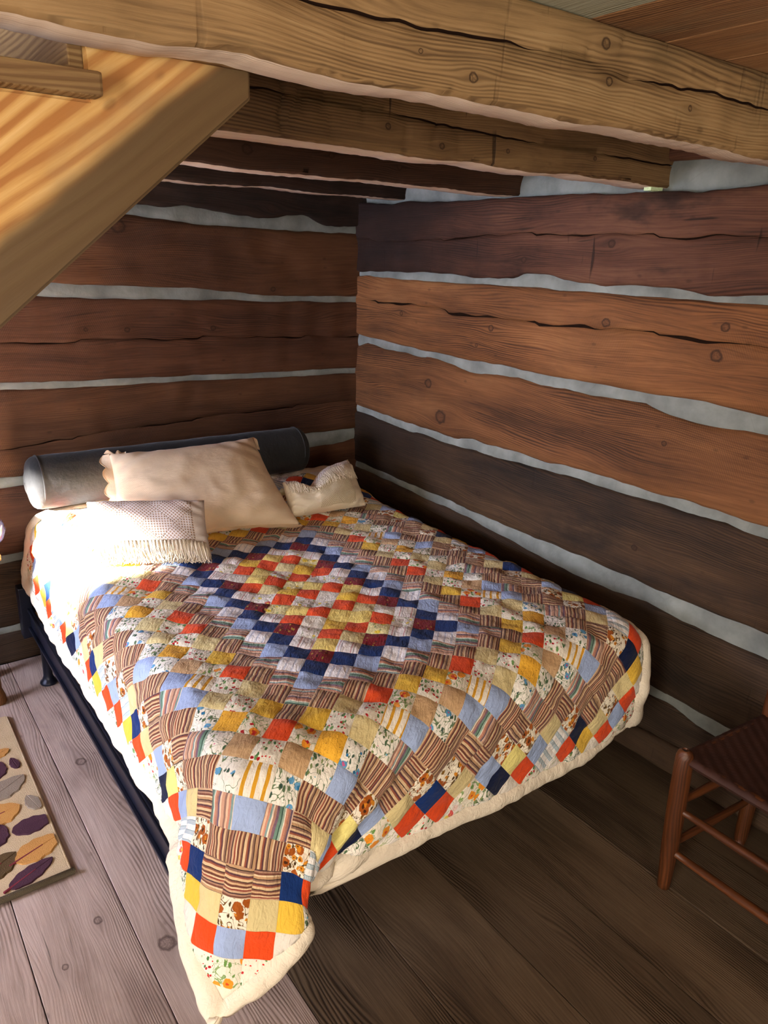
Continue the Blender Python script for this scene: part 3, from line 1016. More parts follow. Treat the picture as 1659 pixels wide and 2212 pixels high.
        for sub in range(11):
            for sa, sb, rest, stf in cons:
                a, b = P[sa], P[sb]
                d = b - a
                L = np.sqrt((d * d).sum(-1, keepdims=True))
                c = d * ((L - rest) / np.maximum(L, 1e-9) * stf)
                P[sa] = a + c
                P[sb] = b - c
            P[..., :2] += (Q[..., :2] - P[..., :2]) * hold * 0.9
        collide(P, Q)
    return P, us, vs


QP, QU, QV = drape()
for _ in range(5):
    sm = QP.copy()
    sm[1:-1] = QP[1:-1] * 0.5 + (QP[:-2] + QP[2:]) * 0.25
    sm2 = sm.copy()
    sm2[:, 1:-1] = sm[:, 1:-1] * 0.5 + (sm[:, :-2] + sm[:, 2:]) * 0.25
    QP = QP * 0.55 + sm2 * 0.45


def upsample(P, f):
    """cubic upsampling along both axes"""
    for ax in (0, 1):
        P = np.swapaxes(P, 0, ax)
        n = P.shape[0]
        ext = np.concatenate([2 * P[:1] - P[1:2], P, 2 * P[-1:] - P[-2:-1]], 0)
        t = np.linspace(0, n - 1, (n - 1) * f + 1)
        i = np.clip(np.floor(t).astype(int), 0, n - 2)
        w = (t - i)[:, None, None]
        p0, p1, p2, p3 = ext[i], ext[i + 1], ext[i + 2], ext[i + 3]
        P = 0.5 * (2 * p1 + (p2 - p0) * w + (2 * p0 - 5 * p1 + 4 * p2 - p3) * w ** 2 + (3 * p1 - p0 - 3 * p2 + p3) * w ** 3)
        P = np.swapaxes(P, 0, ax)
    return P


FP = upsample(QP, 4)
fnv, fnu = FP.shape[:2]


def grid_normals(P):
    gu = np.gradient(P, axis=1)
    gv = np.gradient(P, axis=0)
    n = np.cross(gu, gv)
    return n / np.maximum(np.linalg.norm(n, axis=-1, keepdims=True), 1e-9)


FN = grid_normals(FP)
# soft rumples of the cotton
rum = noise2(fnu, fnv, 0.0030, 9, 5) + noise2(fnu, fnv, 0.0016, 4, 6)
FP = FP + FN * (rum * 0.9)[..., None]
FN = grid_normals(FP)


def samp(X, Y):
    """flat quilt coordinates -> position, normal (arrays)"""
    X = np.clip(np.asarray(X, float), -QA, QA)
    Y = np.clip(np.asarray(Y, float), -QB, QB)
    fu = (X + QA) / (2 * QA) * (fnu - 1)
    fv = (Y + QB) / (2 * QB) * (fnv - 1)
    i = np.clip(fu.astype(int), 0, fnu - 2)
    j = np.clip(fv.astype(int), 0, fnv - 2)
    a = (fu - i)[..., None]
    b = (fv - j)[..., None]

    def bl(G):
        return (G[j, i] * (1 - a) + G[j, i + 1] * a) * (1 - b) + (G[j + 1, i] * (1 - a) + G[j + 1, i + 1] * a) * b
    N = bl(FN)
    return bl(FP), N / np.maximum(np.linalg.norm(N, axis=-1, keepdims=True), 1e-9)


# ---- fabrics ---------------------------------------------------------------
FAB = {}


def fabric(name, fn, rough=0.9, weave=0.25):
    t = NT('cotton_' + name)
    u, v = t.uv()
    off = t.m_('MULTIPLY', t.rnd(), 11.0)
    col = fn(t, u, v, off)
    wn = t.noise(t.vec(t.m_('MULTIPLY', u, 30), t.m_('MULTIPLY', v, 30), off), 1.0, 4, 0.6)
    cre = t.noise(t.vec(t.m_('MULTIPLY', u, 90), t.m_('MULTIPLY', v, 35), off), 1.0, 2, 0.5, 1.0)
    t.bump(t.m_('MULTIPLY_ADD', cre, 0.8, wn), 0.5, 0.010)
    hsv = t.n('ShaderNodeHueSaturation')
    t.put(hsv.inputs['Value'], t.m_('MULTIPLY_ADD', t.rnd(), 0.10, 0.94))
    t.put(hsv.inputs['Color'], col)
    FAB[name] = t.out(hsv.outputs[0], rough, 0.15)
    sh = FAB[name].node_tree.nodes['Principled BSDF']
    sh.inputs['Sheen Weight'].default_value = 0.08


def solid(hexc):
    return lambda t, u, v, o: t.mix(t.noise(t.vec(u, v, o), 40, 3), hexc, tuple(min(1, c * 0.90) for c in lin(hexc)[:3]) + (1,))


def stripes(stops, freq, along='u', wob=0.0):
    def fn(t, u, v, o):
        a, b = (u, v) if along == 'u' else (v, u)
        if wob:
            a = t.m_('MULTIPLY_ADD', t.noise(t.vec(t.m_('MULTIPLY', b, 30), t.m_('MULTIPLY', a, 8), o), 1.0, 1), wob, a)
        w = t.m_('FRACT', t.m_('MULTIPLY_ADD', a, freq, t.m_('MULTIPLY', o, 0.37)))
        return t.ramp(w, stops, True)
    return fn


fabric('navy', solid('10306b'))
fabric('dark_navy', solid('0e1a3c'))
fabric('light_blue', solid('a2b6dc'))
fabric('orange', solid('e8501f'))
fabric('yellow', solid('f0c448'))
fabric('pale_yellow', solid('ece08a'))
fabric('khaki', solid('dfce96'))
fabric('tan', solid('d2ae82'))
fabric('ivory', solid('eee8da'))
BR = [(0.0, '6b4034'), (0.07, 'c9a57e'), (0.13, '7c5244'), (0.18, '3d2723'), (0.21, 'd2b58e'), (0.30, '92543f'), (0.35, '5b3a40'), (0.41, 'cdb08a'), (0.47, '8a6a5a'),
      (0.53, '43302c'), (0.56, 'b9936e'), (0.64, 'dcc4a0'), (0.69, '73483b'), (0.75, 'a6806a'), (0.80, '4b3538'), (0.84, 'c6a482'), (0.90, '8d4a3c'), (0.95, 'd8bd98')]
SE = [(0.0, '6f8f80'), (0.08, '3f5b50'), (0.12, '9db8a8'), (0.18, 'e6dccb'), (0.22, 'c98d74'), (0.30, 'a8796a'), (0.36, '6a5a6e'), (0.42, 'e4c6ae'), (0.47, 'c59a82'),
      (0.56, '8f6f64'), (0.62, 'd9b69a'), (0.68, 'c48a76'), (0.74, '7f9a9a'), (0.80, 'e9dcc8'), (0.84, 'b08574'), (0.92, '7a6072')]
fabric('brown_stripe', stripes(BR, 15.5, 'u', 0.004))
fabric('brown_stripe_across', stripes(BR, 15.5, 'v', 0.005))
fabric('serape_stripe', stripes(SE, 14.0, 'v', 0.007))
fabric('serape_stripe_down', stripes(SE, 14.0, 'u', 0.004))
fabric('gold_stripe', stripes([(0.0, 'f1ead9'), (0.45, 'd9a02c'), (0.80, 'f1ead9')], 48.0, 'u', 0.006))
fabric('white_pinstripe', stripes([(0.0, (244, 238, 234)), (0.40, 'c9767c'), (0.45, (244, 238, 234)), (0.62, '8f8a92'), (0.66, (244, 238, 234))], 30.0, 'u', 0.004))
fabric('grey_stripe', stripes([(0.0, (242, 240, 242)), (0.5, (208, 212, 224)), (0.75, (242, 240, 242))], 52.0, 'u', 0.006))
fabric('blue_white_stripe', stripes([(0.0, 'eceae6'), (0.55, 'a9c0cc'), (0.62, 'b8c6cc'), (0.92, '8aa0a8')], 42.0, 'v', 0.006))
fabric('yellow_pinstripe', stripes([(0.0, 'efd880'), (0.6, 'e2c264')], 220.0, 'u'))


def floral(ground, blooms, leaf=None, leaf_amt=0.5, bscale=45, stems=None):
    """blooms: list of (colour, centre colour, radius, share)"""
    def fn(t, u, v, o):
        P = t.vec(u, v, o)
        col = lin(ground)
        nz = t.noise(t.vec(u, v, t.m_('ADD', o, 3.3)), 60, 2)
        wu = t.m_('MULTIPLY_ADD', nz, 0.012, u)
        wv = t.m_('MULTIPLY_ADD', nz, -0.010, v)
        base = None
        cur = ground
        if stems:
            sn = t.noise(t.vec(u, v, o), 38, 1, 0.5, 1.2)
            sm = t.m_('SUBTRACT', 1.0, t.step(t.m_('ABSOLUTE', t.m_('SUBTRACT', sn, 0.5)), 0.010, 0.024))
            cur = t.mix(sm, cur, stems)
        if leaf:
            for k, lc in enumerate(leaf):
                lv = t.voro(t.vec(t.m_('MULTIPLY', wu, 1.0), t.m_('MULTIPLY', wv, 0.55), t.m_('ADD', o, 2.0 + k)), 85 + 25 * k)
                lm = t.m_('SUBTRACT', 1.0, t.step(lv.outputs['Distance'], 0.26, 0.36))
                gate = t.step(lv.outputs['Color'], 1 - leaf_amt - 0.02, 1 - leaf_amt + 0.02)
                cur = t.mix(t.m_('MULTIPLY', lm, gate), cur, lc)
        for k, (bc, cc, rad, share) in enumerate(blooms):
            bv = t.voro(t.vec(wu, wv, t.m_('ADD', o, 7.0 * (k + 1))), bscale * (1 + 0.35 * k))
            lob = t.noise(t.vec(u, v, o), 150 + 40 * k, 1)
            d = t.m_('MULTIPLY_ADD', lob, 0.22, t.m_('SUBTRACT', bv.outputs['Distance'], 0.11))
            bmk = t.m_('SUBTRACT', 1.0, t.step(d, rad - 0.02, rad + 0.03))
            sp = t.n('ShaderNodeSeparateColor')
            t.put(sp.inputs[0], bv.outputs['Color'])
            gate = t.step(sp.outputs[1], 1 - share - 0.02, 1 - share + 0.02)
            mk = t.m_('MULTIPLY', bmk, gate)
            cur = t.mix(mk, cur, bc)
            if cc:
                cm = t.m_('MULTIPLY', t.m_('SUBTRACT', 1.0, t.step(d, rad * 0.35, rad * 0.45)), gate)
                cur = t.mix(cm, cur, cc)
        return cur
    return fn


fabric('dark_red_print', floral('7c1622', [('a9842f', None, 0.16, 0.5), ('3a4a7a', None, 0.14, 0.3)], ['4a0f16', 'b0903a'], 0.35, 130))
fabric('yellow_dotted', floral('f0b63c', [('5b3a1c', None, 0.17, 0.8)], None, 0, 190))
fabric('red_floral', floral('f0ead8', [('c21f26', '8f1620', 0.26, 0.55), ('d8322c', None, 0.2, 0.5)], ['6f9a5a', '4b7a46'], 0.45, 75))
fabric('rose_floral', floral('f0e8d4', [('ef9a2c', 'd9481f', 0.40, 0.6), ('c8262a', None, 0.22, 0.4)], ['6f9a4e'], 0.5, 34, '8aa86a'))
fabric('blue_floral', floral('f0ede2', [('5f9ec8', 'c45a8a', 0.36, 0.45), ('2f78a8', None, 0.22, 0.35)], ['5c7656', '3b5648'], 0.42, 42, '6f8662'))
fabric('green_sprig', floral('f1ecdf', [('6fb0c6', None, 0.2, 0.3), ('d98aa0', None, 0.16, 0.2)], ['4f6b4c', '7f8f5a'], 0.55, 70, '5c7452'))
fabric('daisy', floral('f3eee2', [('f4d23c', 'f6f0e6', 0.45, 0.85)], ['6a8a5a'], 0.25, 21))
fabric('sunflower', floral('efe6d0', [('a3561c', '43240f', 0.42, 0.75), ('d48a24', '6b3a14', 0.30, 0.6)], ['7a5a1e', '4f3a1c'], 0.6, 40, '6a4a1c'))
fabric('rust_paisley', floral('8a4a22', [('c9853a', '5a2a14', 0.3, 0.6)], ['5f2e16'], 0.5, 60))
fabric('pale_floral', floral('f1ebe2', [('e0605c', 'f0c448', 0.32, 0.3), ('e6cf5c', None, 0.3, 0.45)], ['b9bf8a'], 0.35, 38, 'bfc5a0'))
fabric('yellow_floral', floral('f0e2a4', [('e8cc42', 'c9a428', 0.36, 0.6)], ['a8b070'], 0.35, 40, 'b9bc84'))


def patch_fabric(m, n):
    k = max(abs(m) - 5, abs(n) - 9)
    onm = (abs(n) - 9 == k)
    i = int(((k + 5 - abs(m)) if onm else (k + 9 - abs(n))) / 2)      # steps from the nearest ring corner
    h = (m * 7 + n * 13) % 5
    if k <= -2:
        if n % 3 == 0:
            return 'orange' if abs(m) <= 3 else 'yellow'
        if (n % 3) == 1:
            return ('yellow', 'yellow_pinstripe', 'pale_floral')[(m + n) // 2 % 3]
        return ('pale_floral', 'yellow_floral', 'khaki', 'yellow_pinstripe', 'ivory')[h]
    P = {
        -1: ['dark_red_print', 'white_pinstripe'], 0: ['navy'],
        1: ['light_blue', 'grey_stripe'], 2: ['serape_stripe'], 3: ['brown_stripe'],
        4: ['orange', 'yellow', 'khaki'], 5: ['red_floral', 'rose_floral', 'red_floral'],
        6: ['gold_stripe', 'tan', 'yellow_dotted', 'khaki'],
        7: ['light_blue', 'blue_floral', 'green_sprig', 'daisy' if h == 2 else 'blue_floral', 'light_blue' if h < 3 else 'green_sprig'],
        8: ['brown_stripe', 'serape_stripe_down', 'brown_stripe', 'serape_stripe_down' if h else 'light_blue'],
        9: ['brown_stripe_across', 'brown_stripe'], 10: ['sunflower', 'brown_stripe_across', 'sunflower', 'khaki', 'sunflower'],
        11: ['light_blue', 'khaki', 'navy' if h < 2 else 'dark_navy', 'blue_white_stripe', 'light_blue', 'rust_paisley' if h == 1 else 'pale_yellow'],
        12: ['rose_floral', 'orange', 'yellow', 'orange', 'blue_white_stripe', 'orange', 'dark_navy'], 13: ['pale_floral', 'red_floral', 'ivory', 'green_sprig'],
    }[min(k, 13)]
    return P[i % len(P)]


quilt = empty('patchwork_quilt', (QCX, QCY, 0.0))
tag(quilt, 'colourful patchwork quilt with puffy cream border draped over the bed', 'quilt')

t_ = NT('cream_backing')
u, v = t_.uv()
nb = t_.noise(t_.vec(u, v), 18, 4, 0.6)
wr = t_.noise(t_.vec(t_.m_('MULTIPLY', u, 40), t_.m_('MULTIPLY', v, 40)), 1.0, 3, 0.6, 1.5)
t_.bump(t_.m_('MULTIPLY_ADD', wr, 0.6, nb), 0.55, 0.012)
M['cream'] = t_.out(t_.mix(nb, 'e9dcc2', 'f3ead6'), 0.92, 0.12)

# backing sheet with batting thickness
step_ = 2
BPt = FP[::step_, ::step_] - FN[::step_, ::step_] * 0.0005
BPb = FP[::step_, ::step_] - FN[::step_, ::step_] * 0.0105
bnv, bnu = BPt.shape[:2]
V = np.concatenate([BPt.reshape(-1, 3), BPb.reshape(-1, 3)])
uu, vv = np.meshgrid(np.linspace(-QA, QA, bnu), np.linspace(-QB, QB, bnv))
U = np.stack([uu.ravel(), vv.ravel()], -1)
U = np.concatenate([U, U])
Fc = gridfaces(bnu, bnv, 0) + gridfaces(bnu, bnv, bnu * bnv, True)
o = link('backing', mesh('backing', V, Fc, U), M['cream'], None, True)
child(o, quilt)

# puffy border, a closed roll all the way round
tt = []
for (a, b, n) in (((-1, -1), (1, -1), 150), ((1, -1), (1, 1), 170), ((1, 1), (-1, 1), 150), ((-1, 1), (-1, -1), 170)):
    for i in range(n):
        f = i / n
        tt.append((a[0] + (b[0] - a[0]) * f, a[1] + (b[1] - a[1]) * f))
tt = np.array(tt)
nt = len(tt)
ruf = noise1(nt, 0.0010, 2, 91)
wob = noise1(nt, 0.0022, 6, 92)
cs = [(-0.004, 0.001), (0.004, 0.007), (0.014, 0.0115), (0.026, 0.0135), (0.038, 0.012), (0.047, 0.007), (0.0495, -0.001),
      (0.046, -0.010), (0.034, -0.0155), (0.018, -0.016), (0.004, -0.013), (-0.004, -0.009)]
rowsV, rowsU = [], []
for kk, (w, h) in enumerate(cs):
    ww = w + (wob if w > 0.03 else 0) * 0.7
    X = tt[:, 0] * (PA + ww)
    Y = tt[:, 1] * (PB + ww)
    Pp, Nn = samp(X, Y)
    hh = h + (ruf * (1 if h > 0.004 else -0.6 if h < -0.01 else 0.3))
    rowsV.append(Pp + Nn * np.asarray(hh)[:, None])
    rowsU.append(np.stack([X, Y + 0.2 * kk * 0.01], -1))
V = np.concatenate(rowsV)
Fc = gridfaces(nt, len(cs), 0, False, True)
o = link('border', mesh('border', V, Fc, np.concatenate(rowsU)), M['cream'], None, True)
o['label'] = 'puffy cream fabric border of the quilt'
child(o, quilt)

# patches, each a small pillowed square sewn on the point
SP = HD * math.sqrt(2)
NS = 6
ab = np.linspace(0, 1, NS + 1)
AA, BB = np.meshgrid(ab, ab)
puff = (1 - np.abs(2 * AA - 1) ** 5) * (1 - np.abs(2 * BB - 1) ** 5)
cells = []
camv = np.array(CAM_POS)
for m in range(-18, 19):
    for n in range(-22, 23):
        if (m + n) % 2:
            continue
        cx, cy = m * HX, n * HY
        q = (AA - .5) * SP * 0.995
        p = (BB - .5) * SP * 0.995
        X = cx + (q + p) / math.sqrt(2) * HX / HD
        Y = cy + (p - q) / math.sqrt(2) * HY / HD
        X = np.clip(X, -PA, PA)
        Y = np.clip(Y, -PB, PB)
        if abs(m) == 18 and abs(n) == 22:
            continue
        Pp, Nn = samp(X, Y)
        r = np.random.default_rng((m + 40) * 100 + n + 50)
        wr = 0.0006 * np.sin(AA * r.uniform(8, 16) + r.uniform(0, 6)) * (1 if r.random() < .5 else 0) + 0.0006 * np.sin(BB * r.uniform(8, 14) + AA * r.uniform(-6, 6) + r.uniform(0, 6))
        V = Pp + Nn * (0.0012 + (0.0021 + wr) * puff)[..., None]
        ctr = Pp[NS // 2, NS // 2]
        nc = Nn[NS // 2, NS // 2]
        view = camv - ctr
        dist = np.linalg.norm(view)
        area = max(0.0, float(nc @ view) / dist) / dist ** 2 * (0.5 if abs(m) == 18 or abs(n) == 22 else 1)
        cz = np.array([R_.dot(Vector(ctr) - Vector(CAM_POS)), D_.dot(Vector(ctr) - Vector(CAM_POS)), F_.dot(Vector(ctr) - Vector(CAM_POS))])
        px = W_PX / 2 + F_PX * cz[0] / cz[2]
        py = H_PX / 2 + F_PX * cz[1] / cz[2]
        if not (0 < px < W_PX and 0 < py < H_PX):
            area *= 0.1
        cells.append((area, m, n, V, np.stack([q + cx * 1.7, p + cy * 1.3], -1)))
cells.sort(key=lambda c: -c[0])
pf = gridfaces(NS + 1, NS + 1)
rest = []
for idx, (area, m, n, V, UVc) in enumerate(cells):
    if idx < 300:
        o = link('patch', mesh('patch', V.reshape(-1, 3), pf, UVc.reshape(-1, 2)), FAB[patch_fabric(m, n)], None, True)
        child(o, quilt)
    else:
        rest.append((m, n, V, UVc))
names = sorted(FAB)
V = np.concatenate([c[2].reshape(-1, 3) for c in rest])
U = np.concatenate([c[3].reshape(-1, 2) + np.array([(c[0] * 0.173) % 1.0 * 0.5, (c[1] * 0.257) % 1.0 * 0.5]) for c in rest])
Fc, Mi = [], []
nn_ = (NS + 1) ** 2
for ci, c in enumerate(rest):
    b = ci * nn_
    Fc += [tuple(a + b for a in f) for f in pf]
    Mi += [names.index(patch_fabric(c[0], c[1]))] * len(pf)
me = mesh('patchwork', V, Fc, U)
for nm in names:
    me.materials.append(FAB[nm])
me.polygons.foreach_set('material_index', Mi)
me.polygons.foreach_set('use_smooth', [True] * len(me.polygons))
o = link('patchwork', me)
o['kind'] = 'stuff'
child(o, quilt)


def quilt_top(x, y):
    """height of the quilt at room position x, y (top surface)"""
    X, Y = x - QCX, y - QCY
    P, N = samp(np.array([X]), np.array([Y]))
    return float(P[0][2])

# ---------------------------------------------------------------- pillows and bolster
def cloth_mat(name, a, b, fine=220.0, bump=0.35, rough=0.92, sheen=0.1):
    t = NT(name)
    u, v = t.uv()
    n = t.noise(t.vec(u, v), 12, 4)
    w1 = t.m_('SINE', t.m_('MULTIPLY', u, fine * 6))
    w2 = t.m_('SINE', t.m_('MULTIPLY', v, fine * 6))
    wr = t.noise(t.vec(t.m_('MULTIPLY', u, 20), t.m_('MULTIPLY', v, 45)), 1.0, 3, 0.6, 1.0)
    t.bump(t.m_('MULTIPLY_ADD', t.m_('MULTIPLY', w1, w2), 0.06, t.m_('ADD', t.m_('MULTIPLY', n, 0.8), t.m_('MULTIPLY', wr, 0.5))), bump, 0.01)
    m = t.out(t.mix(n, a, b), rough, 0.15)
    t.b.inputs['Sheen Weight'].default_value = sheen
    return m


def waffle_mat(name, base, thread, period=0.0085, diamonds=True):
    t = NT(name)
    u, v = t.uv()
    k = math.pi / period
    hu = t.m_('ABSOLUTE', t.m_('SINE', t.m_('MULTIPLY', u, k)))
    hv = t.m_('ABSOLUTE', t.m_('SINE', t.m_('MULTIPLY', v, k)))
    cell = t.m_('MULTIPLY', hu, hv)
    hole = t.step(cell, 0.45, 0.75)
    if diamonds:
        a = t.m_('PINGPONG', u, 0.055)
        b = t.m_('PINGPONG', t.m_('ADD', v, 0.01), 0.055)
        dm = t.step(t.m_('ADD', a, b), 0.048, 0.054)
        # offset every other stitch inside the diamonds for a honeycomb look
        hu2 = t.m_('ABSOLUTE', t.m_('SINE', t.m_('MULTIPLY', t.m_('ADD', u, v), k * 0.72)))
        hv2 = t.m_('ABSOLUTE', t.m_('SINE', t.m_('MULTIPLY', t.m_('SUBTRACT', u, v), k * 0.72)))
        hole2 = t.step(t.m_('MULTIPLY', hu2, hv2), 0.40, 0.7)
        hole = t.m_('ADD', t.m_('MULTIPLY', hole2, dm), t.m_('MULTIPLY', hole, t.m_('SUBTRACT', 1.0, dm)))
    t.bump(t.m_('SUBTRACT', 1.0, hole), 0.9, 0.006)
    return t.out(t.mix(hole, thread, base), 0.9, 0.1)


M['linen'] = cloth_mat('cream_linen', 'dfc6a4', 'ead6b8')
M['linen_pale'] = cloth_mat('pale_cream_cotton', 'dccdae', 'e8dcc2')
M['white_cotton'] = cloth_mat('white_cotton', 'e6dcd2', 'efe8e2')
M['waffle'] = waffle_mat('white_crochet_over_beige', 'c3a58a', 'ece2dc')
M['waffle_fine'] = waffle_mat('cream_woven_panel', 'cbb795', 'e2d5b8', 0.006)
M['fringe'] = cloth_mat('fringe_yarn', 'd9c8ac', 'efe4d2', 100)


def pillow_surface(c, T, nu, nv, pinch=0.05, e=2.4, seed=0, wr=0.003, sag=None):
    """c: corners BL, BR, TR, TL. returns front grid, back grid, normal"""
    BL, BRc, TR, TL = [np.array(q, float) for q in c]
    a = np.linspace(-1, 1, nu)
    b = np.linspace(-1, 1, nv)
    A, B = np.meshgrid(a, b)
    pa = A * (1 - pinch * (1 - B ** 2) ** 1.0 * np.abs(A) ** 3)
    pb = B * (1 - pinch * (1 - A ** 2) ** 1.0 * np.abs(B) ** 3)
    s, t = (pa + 1) / 2, (pb + 1) / 2
    mid = (BL[None, None] * ((1 - s) * (1 - t))[..., None] + BRc * (s * (1 - t))[..., None] + TR * (s * t)[..., None] + TL * ((1 - s) * t)[..., None])
    N = np.cross(BRc - BL, TL - BL)
    N /= np.linalg.norm(N)
    th = (np.clip(1 - np.abs(A) ** e, 0, 1) * np.clip(1 - np.abs(B) ** e, 0, 1)) ** 0.52
    n1 = noise2(nu, nv, wr, 6, seed) + noise2(nu, nv, wr * 0.35, 2, seed + 1)
    rad = np.sin((A * B) * 22 + seed) * np.clip(np.abs(A * B) * 1.6, 0, 1) * 0.004
    n1 = (n1 + rad) * np.clip(th * 3, 0, 1)
    front = mid + N * (T * th * 0.60 + n1)[..., None]
    back = mid - N * (T * th * 0.40 - n1 * 0.5)[..., None]
    if sag is not None:
        dz = sag(A, B)
        front += dz
        back += dz
    return front, back, N, A, B


def lift_clear(front, back, gap=0.006, extra=0.0):
    """keep the pillow resting on the quilt, squashed where it would sink in"""
    for G in (front, back):
        X, Y = G[..., 0] - QCX, G[..., 1] - QCY
        P, Nn = samp(X, Y)
        G[..., 2] = np.maximum(G[..., 2], P[..., 2] + 0.004 + gap)


def make_pillow(name, label, corners, T, mat, size, seed=0, nu=61, nv=45, pinch=0.05, sag=None, wr=0.003, e=2.4):
    root = empty(name, tuple(np.mean([corners[0], corners[1]], axis=0)))
    tag(root, label, 'pillow', 'cream and white pillows at the head of the bed')
    f, b, N, A, B = pillow_surface(corners, T, nu, nv, pinch, e, seed, wr, sag)
    lift_clear(f, b)
    V = np.concatenate([f.reshape(-1, 3), b.reshape(-1, 3)])
    U = np.stack([A.ravel() * size[0] / 2, B.ravel() * size[1] / 2], -1)
    Fc = gridfaces(nu, nv) + gridfaces(nu, nv, nu * nv, True)
    bm = bmesh.new()
    me = mesh('cover', V, Fc, np.concatenate([U, U]))
    bm.from_mesh(me)
    bmesh.ops.remove_doubles(bm, verts=bm.verts, dist=0.0004)
    bm.to_mesh(me)
    bm.free()
    o = child(link('cover', me, mat, None, True), root)
    return root, f, b, N


def surf(f, a, b):
    """sample front grid at a, b in 0..1"""
    nv, nu = f.shape[:2]
    x, y = min(max(a, 0), 1) * (nu - 1), min(max(b, 0), 1) * (nv - 1)
    i, j = min(int(x), nu - 2), min(int(y), nv - 2)
    u, v = x - i, y - j
    return (f[j, i] * (1 - u) + f[j, i + 1] * u) * (1 - v) + (f[j + 1, i] * (1 - u) + f[j + 1, i + 1] * u) * v


def fringe(parent, f, N, path, down, length, n, seed, spread=0.01, lift=0.004, width=0.0016, label=None):
    """strands hanging from the path (list of (a,b) on the pillow) towards `down` in (a,b) space"""
    r = random.Random(seed)
    V, Fc = [], []
    for i in range(n):
        t = (i + r.uniform(-.3, .3)) / n
        t = min(max(t, 0), 1)
        k = t * (len(path) - 1)
        j = min(int(k), len(path) - 2)
        w = k - j
        a0 = path[j][0] * (1 - w) + path[j + 1][0] * w
        b0 = path[j][1] * (1 - w) + path[j + 1][1] * w
        L = length * r.uniform(0.75, 1.08)
        da = r.uniform(-1, 1) * spread
        pts = []
        for s in range(6):
            q = s / 5
            aa = a0 + down[0] * L * q + da * q * q
            bb = b0 + down[1] * L * q
            over = max(0.0, -bb)
            p = surf(f, aa, bb) + N * (lift + 0.003 * math.sin(q * 3 + i) + r.uniform(-.001, .001) + 0.006 * over * 10)
            if over > 0:
                p = p + np.array([0, 0, -1.0]) * over * 0.12 + N * over * 0.10
                zq = quilt_top(p[0], p[1]) + 0.009
                if p[2] < zq:
                    p = np.array([p[0], p[1], zq]) + np.array([N[0], N[1], 0]) * (over * 0.05)
            pts.append(p)
        side = np.cross(pts[-1] - pts[0], N)
        side /= max(np.linalg.norm(side), 1e-6)
        base = len(V)
        for s, p in enumerate(pts):
            ww = width * (1.0 if s < 4 else 0.7)
            V += [p - side * ww, p + N * ww * 1.4, p + side * ww, p - N * ww * 0.6]
        for s in range(5):
            for c in range(4):
                a = base + s * 4 + c
                b = base + s * 4 + (c + 1) % 4
                Fc.append((a, b, b + 4, a + 4))
        Fc.append(tuple(base + c for c in (3, 2, 1, 0)))
        Fc.append(tuple(base + 20 + c for c in range(4)))
    U = [(0.0017 * i, 0.002 * i) for i in range(len(V))]
    o = child(link('fringe', mesh('fringe', V, Fc, U), M['fringe'], None, True), parent)
    o['kind'] = 'stuff'
    return o


# bolster against the wall
def make_bolster():
    A = np.array([-1.527, -0.165, 0.781])
    B = np.array([-0.385, -0.150, 0.773])
    root = empty('bolster', (A[0], A[1], 0.67))
    tag(root, 'long charcoal velvet bolster lying along the back wall', 'bolster')
    t = NT('charcoal_velvet')
    x, y, z = t.xyz()
    n = t.noise(t.vec(x, y, z), 9, 5, 0.6)
    t.bump(n, 0.5, 0.02)
    m = t.out(t.mix(n, '222426', '393938'), 0.85, 0.2)
    t.b.inputs['Sheen Weight'].default_value = 0.15
    t.b.inputs['Sheen Roughness'].default_value = 0.35
    t.b.inputs['Sheen Tint'].default_value = (0.75, 0.76, 0.78, 1)
    L = np.linalg.norm(B - A)
    R = 0.093
    prof = []
    for i in range(9):
        an = math.pi / 2 * i / 8
        prof.append((max((R - 0.035) + 0.035 * math.sin(an), 0.001), 0.035 - 0.035 * math.cos(an)))
    prof[0:0] = [(0.004, -0.012), (0.03, -0.010), (0.045, -0.004)]
    mid = [(R * (1 + 0.010 * math.sin(i * 1.1)), 0.035 + (L - 0.07) * i / 30) for i in range(1, 30)]
    tail = [(r, L - t) for r, t in reversed(prof)]
    V, Fc, U = lathe(prof + mid + tail, 40, A, B)
    V = np.array([list(v) for v in V])
    V[:, 2] -= 0.012 * np.clip((0.80 - V[:, 2]) / 0.1, 0, 1)
    V[:, 2] = np.maximum(V[:, 2], 0.685)
    V[:, 1] = np.minimum(V[:, 1], -0.022)
    child(link('cover', mesh('cover', V, Fc, U), m, None, True), root)
    for (P0, d) in ((A, 1), (B, -1)):                 # piping seam at both ends
        ax = (B - A) / L * d
        V, Fc = [], []
        nn, mm = 48, 8
        for i in range(nn):
            an = 2 * math.pi * i / nn
            rad = Vector((0, math.cos(an), math.sin(an)))
            c = Vector(P0 + ax * 0.036) + rad * (R + 0.001)
            for j in range(mm):
                bn = 2 * math.pi * j / mm
                V.append(c + rad * 0.0028 * math.cos(bn) + Vector(ax) * 0.0028 * math.sin(bn))
        for i in range(nn):
            for j in range(mm):
                a, b = i * mm + j, i * mm + (j + 1) % mm
                Fc.append((a, b, ((i + 1) % nn) * mm + (j + 1) % mm, ((i + 1) % nn) * mm + j))
        V = np.array([list(v) for v in V])
        V[:, 2] = np.maximum(V[:, 2], 0.686)
        V[:, 1] = np.minimum(V[:, 1], -0.022)
        child(link('piping', mesh('piping', V, Fc, [(0, 0)] * len(V)), m, None, True), root)


make_bolster()

# big cream pillow with a scalloped edge
bigc = [(-1.340, -0.535, 0.640), (-0.700, -0.650, 0.628), (-0.690, -0.285, 0.882), (-1.275, -0.315, 0.890)]


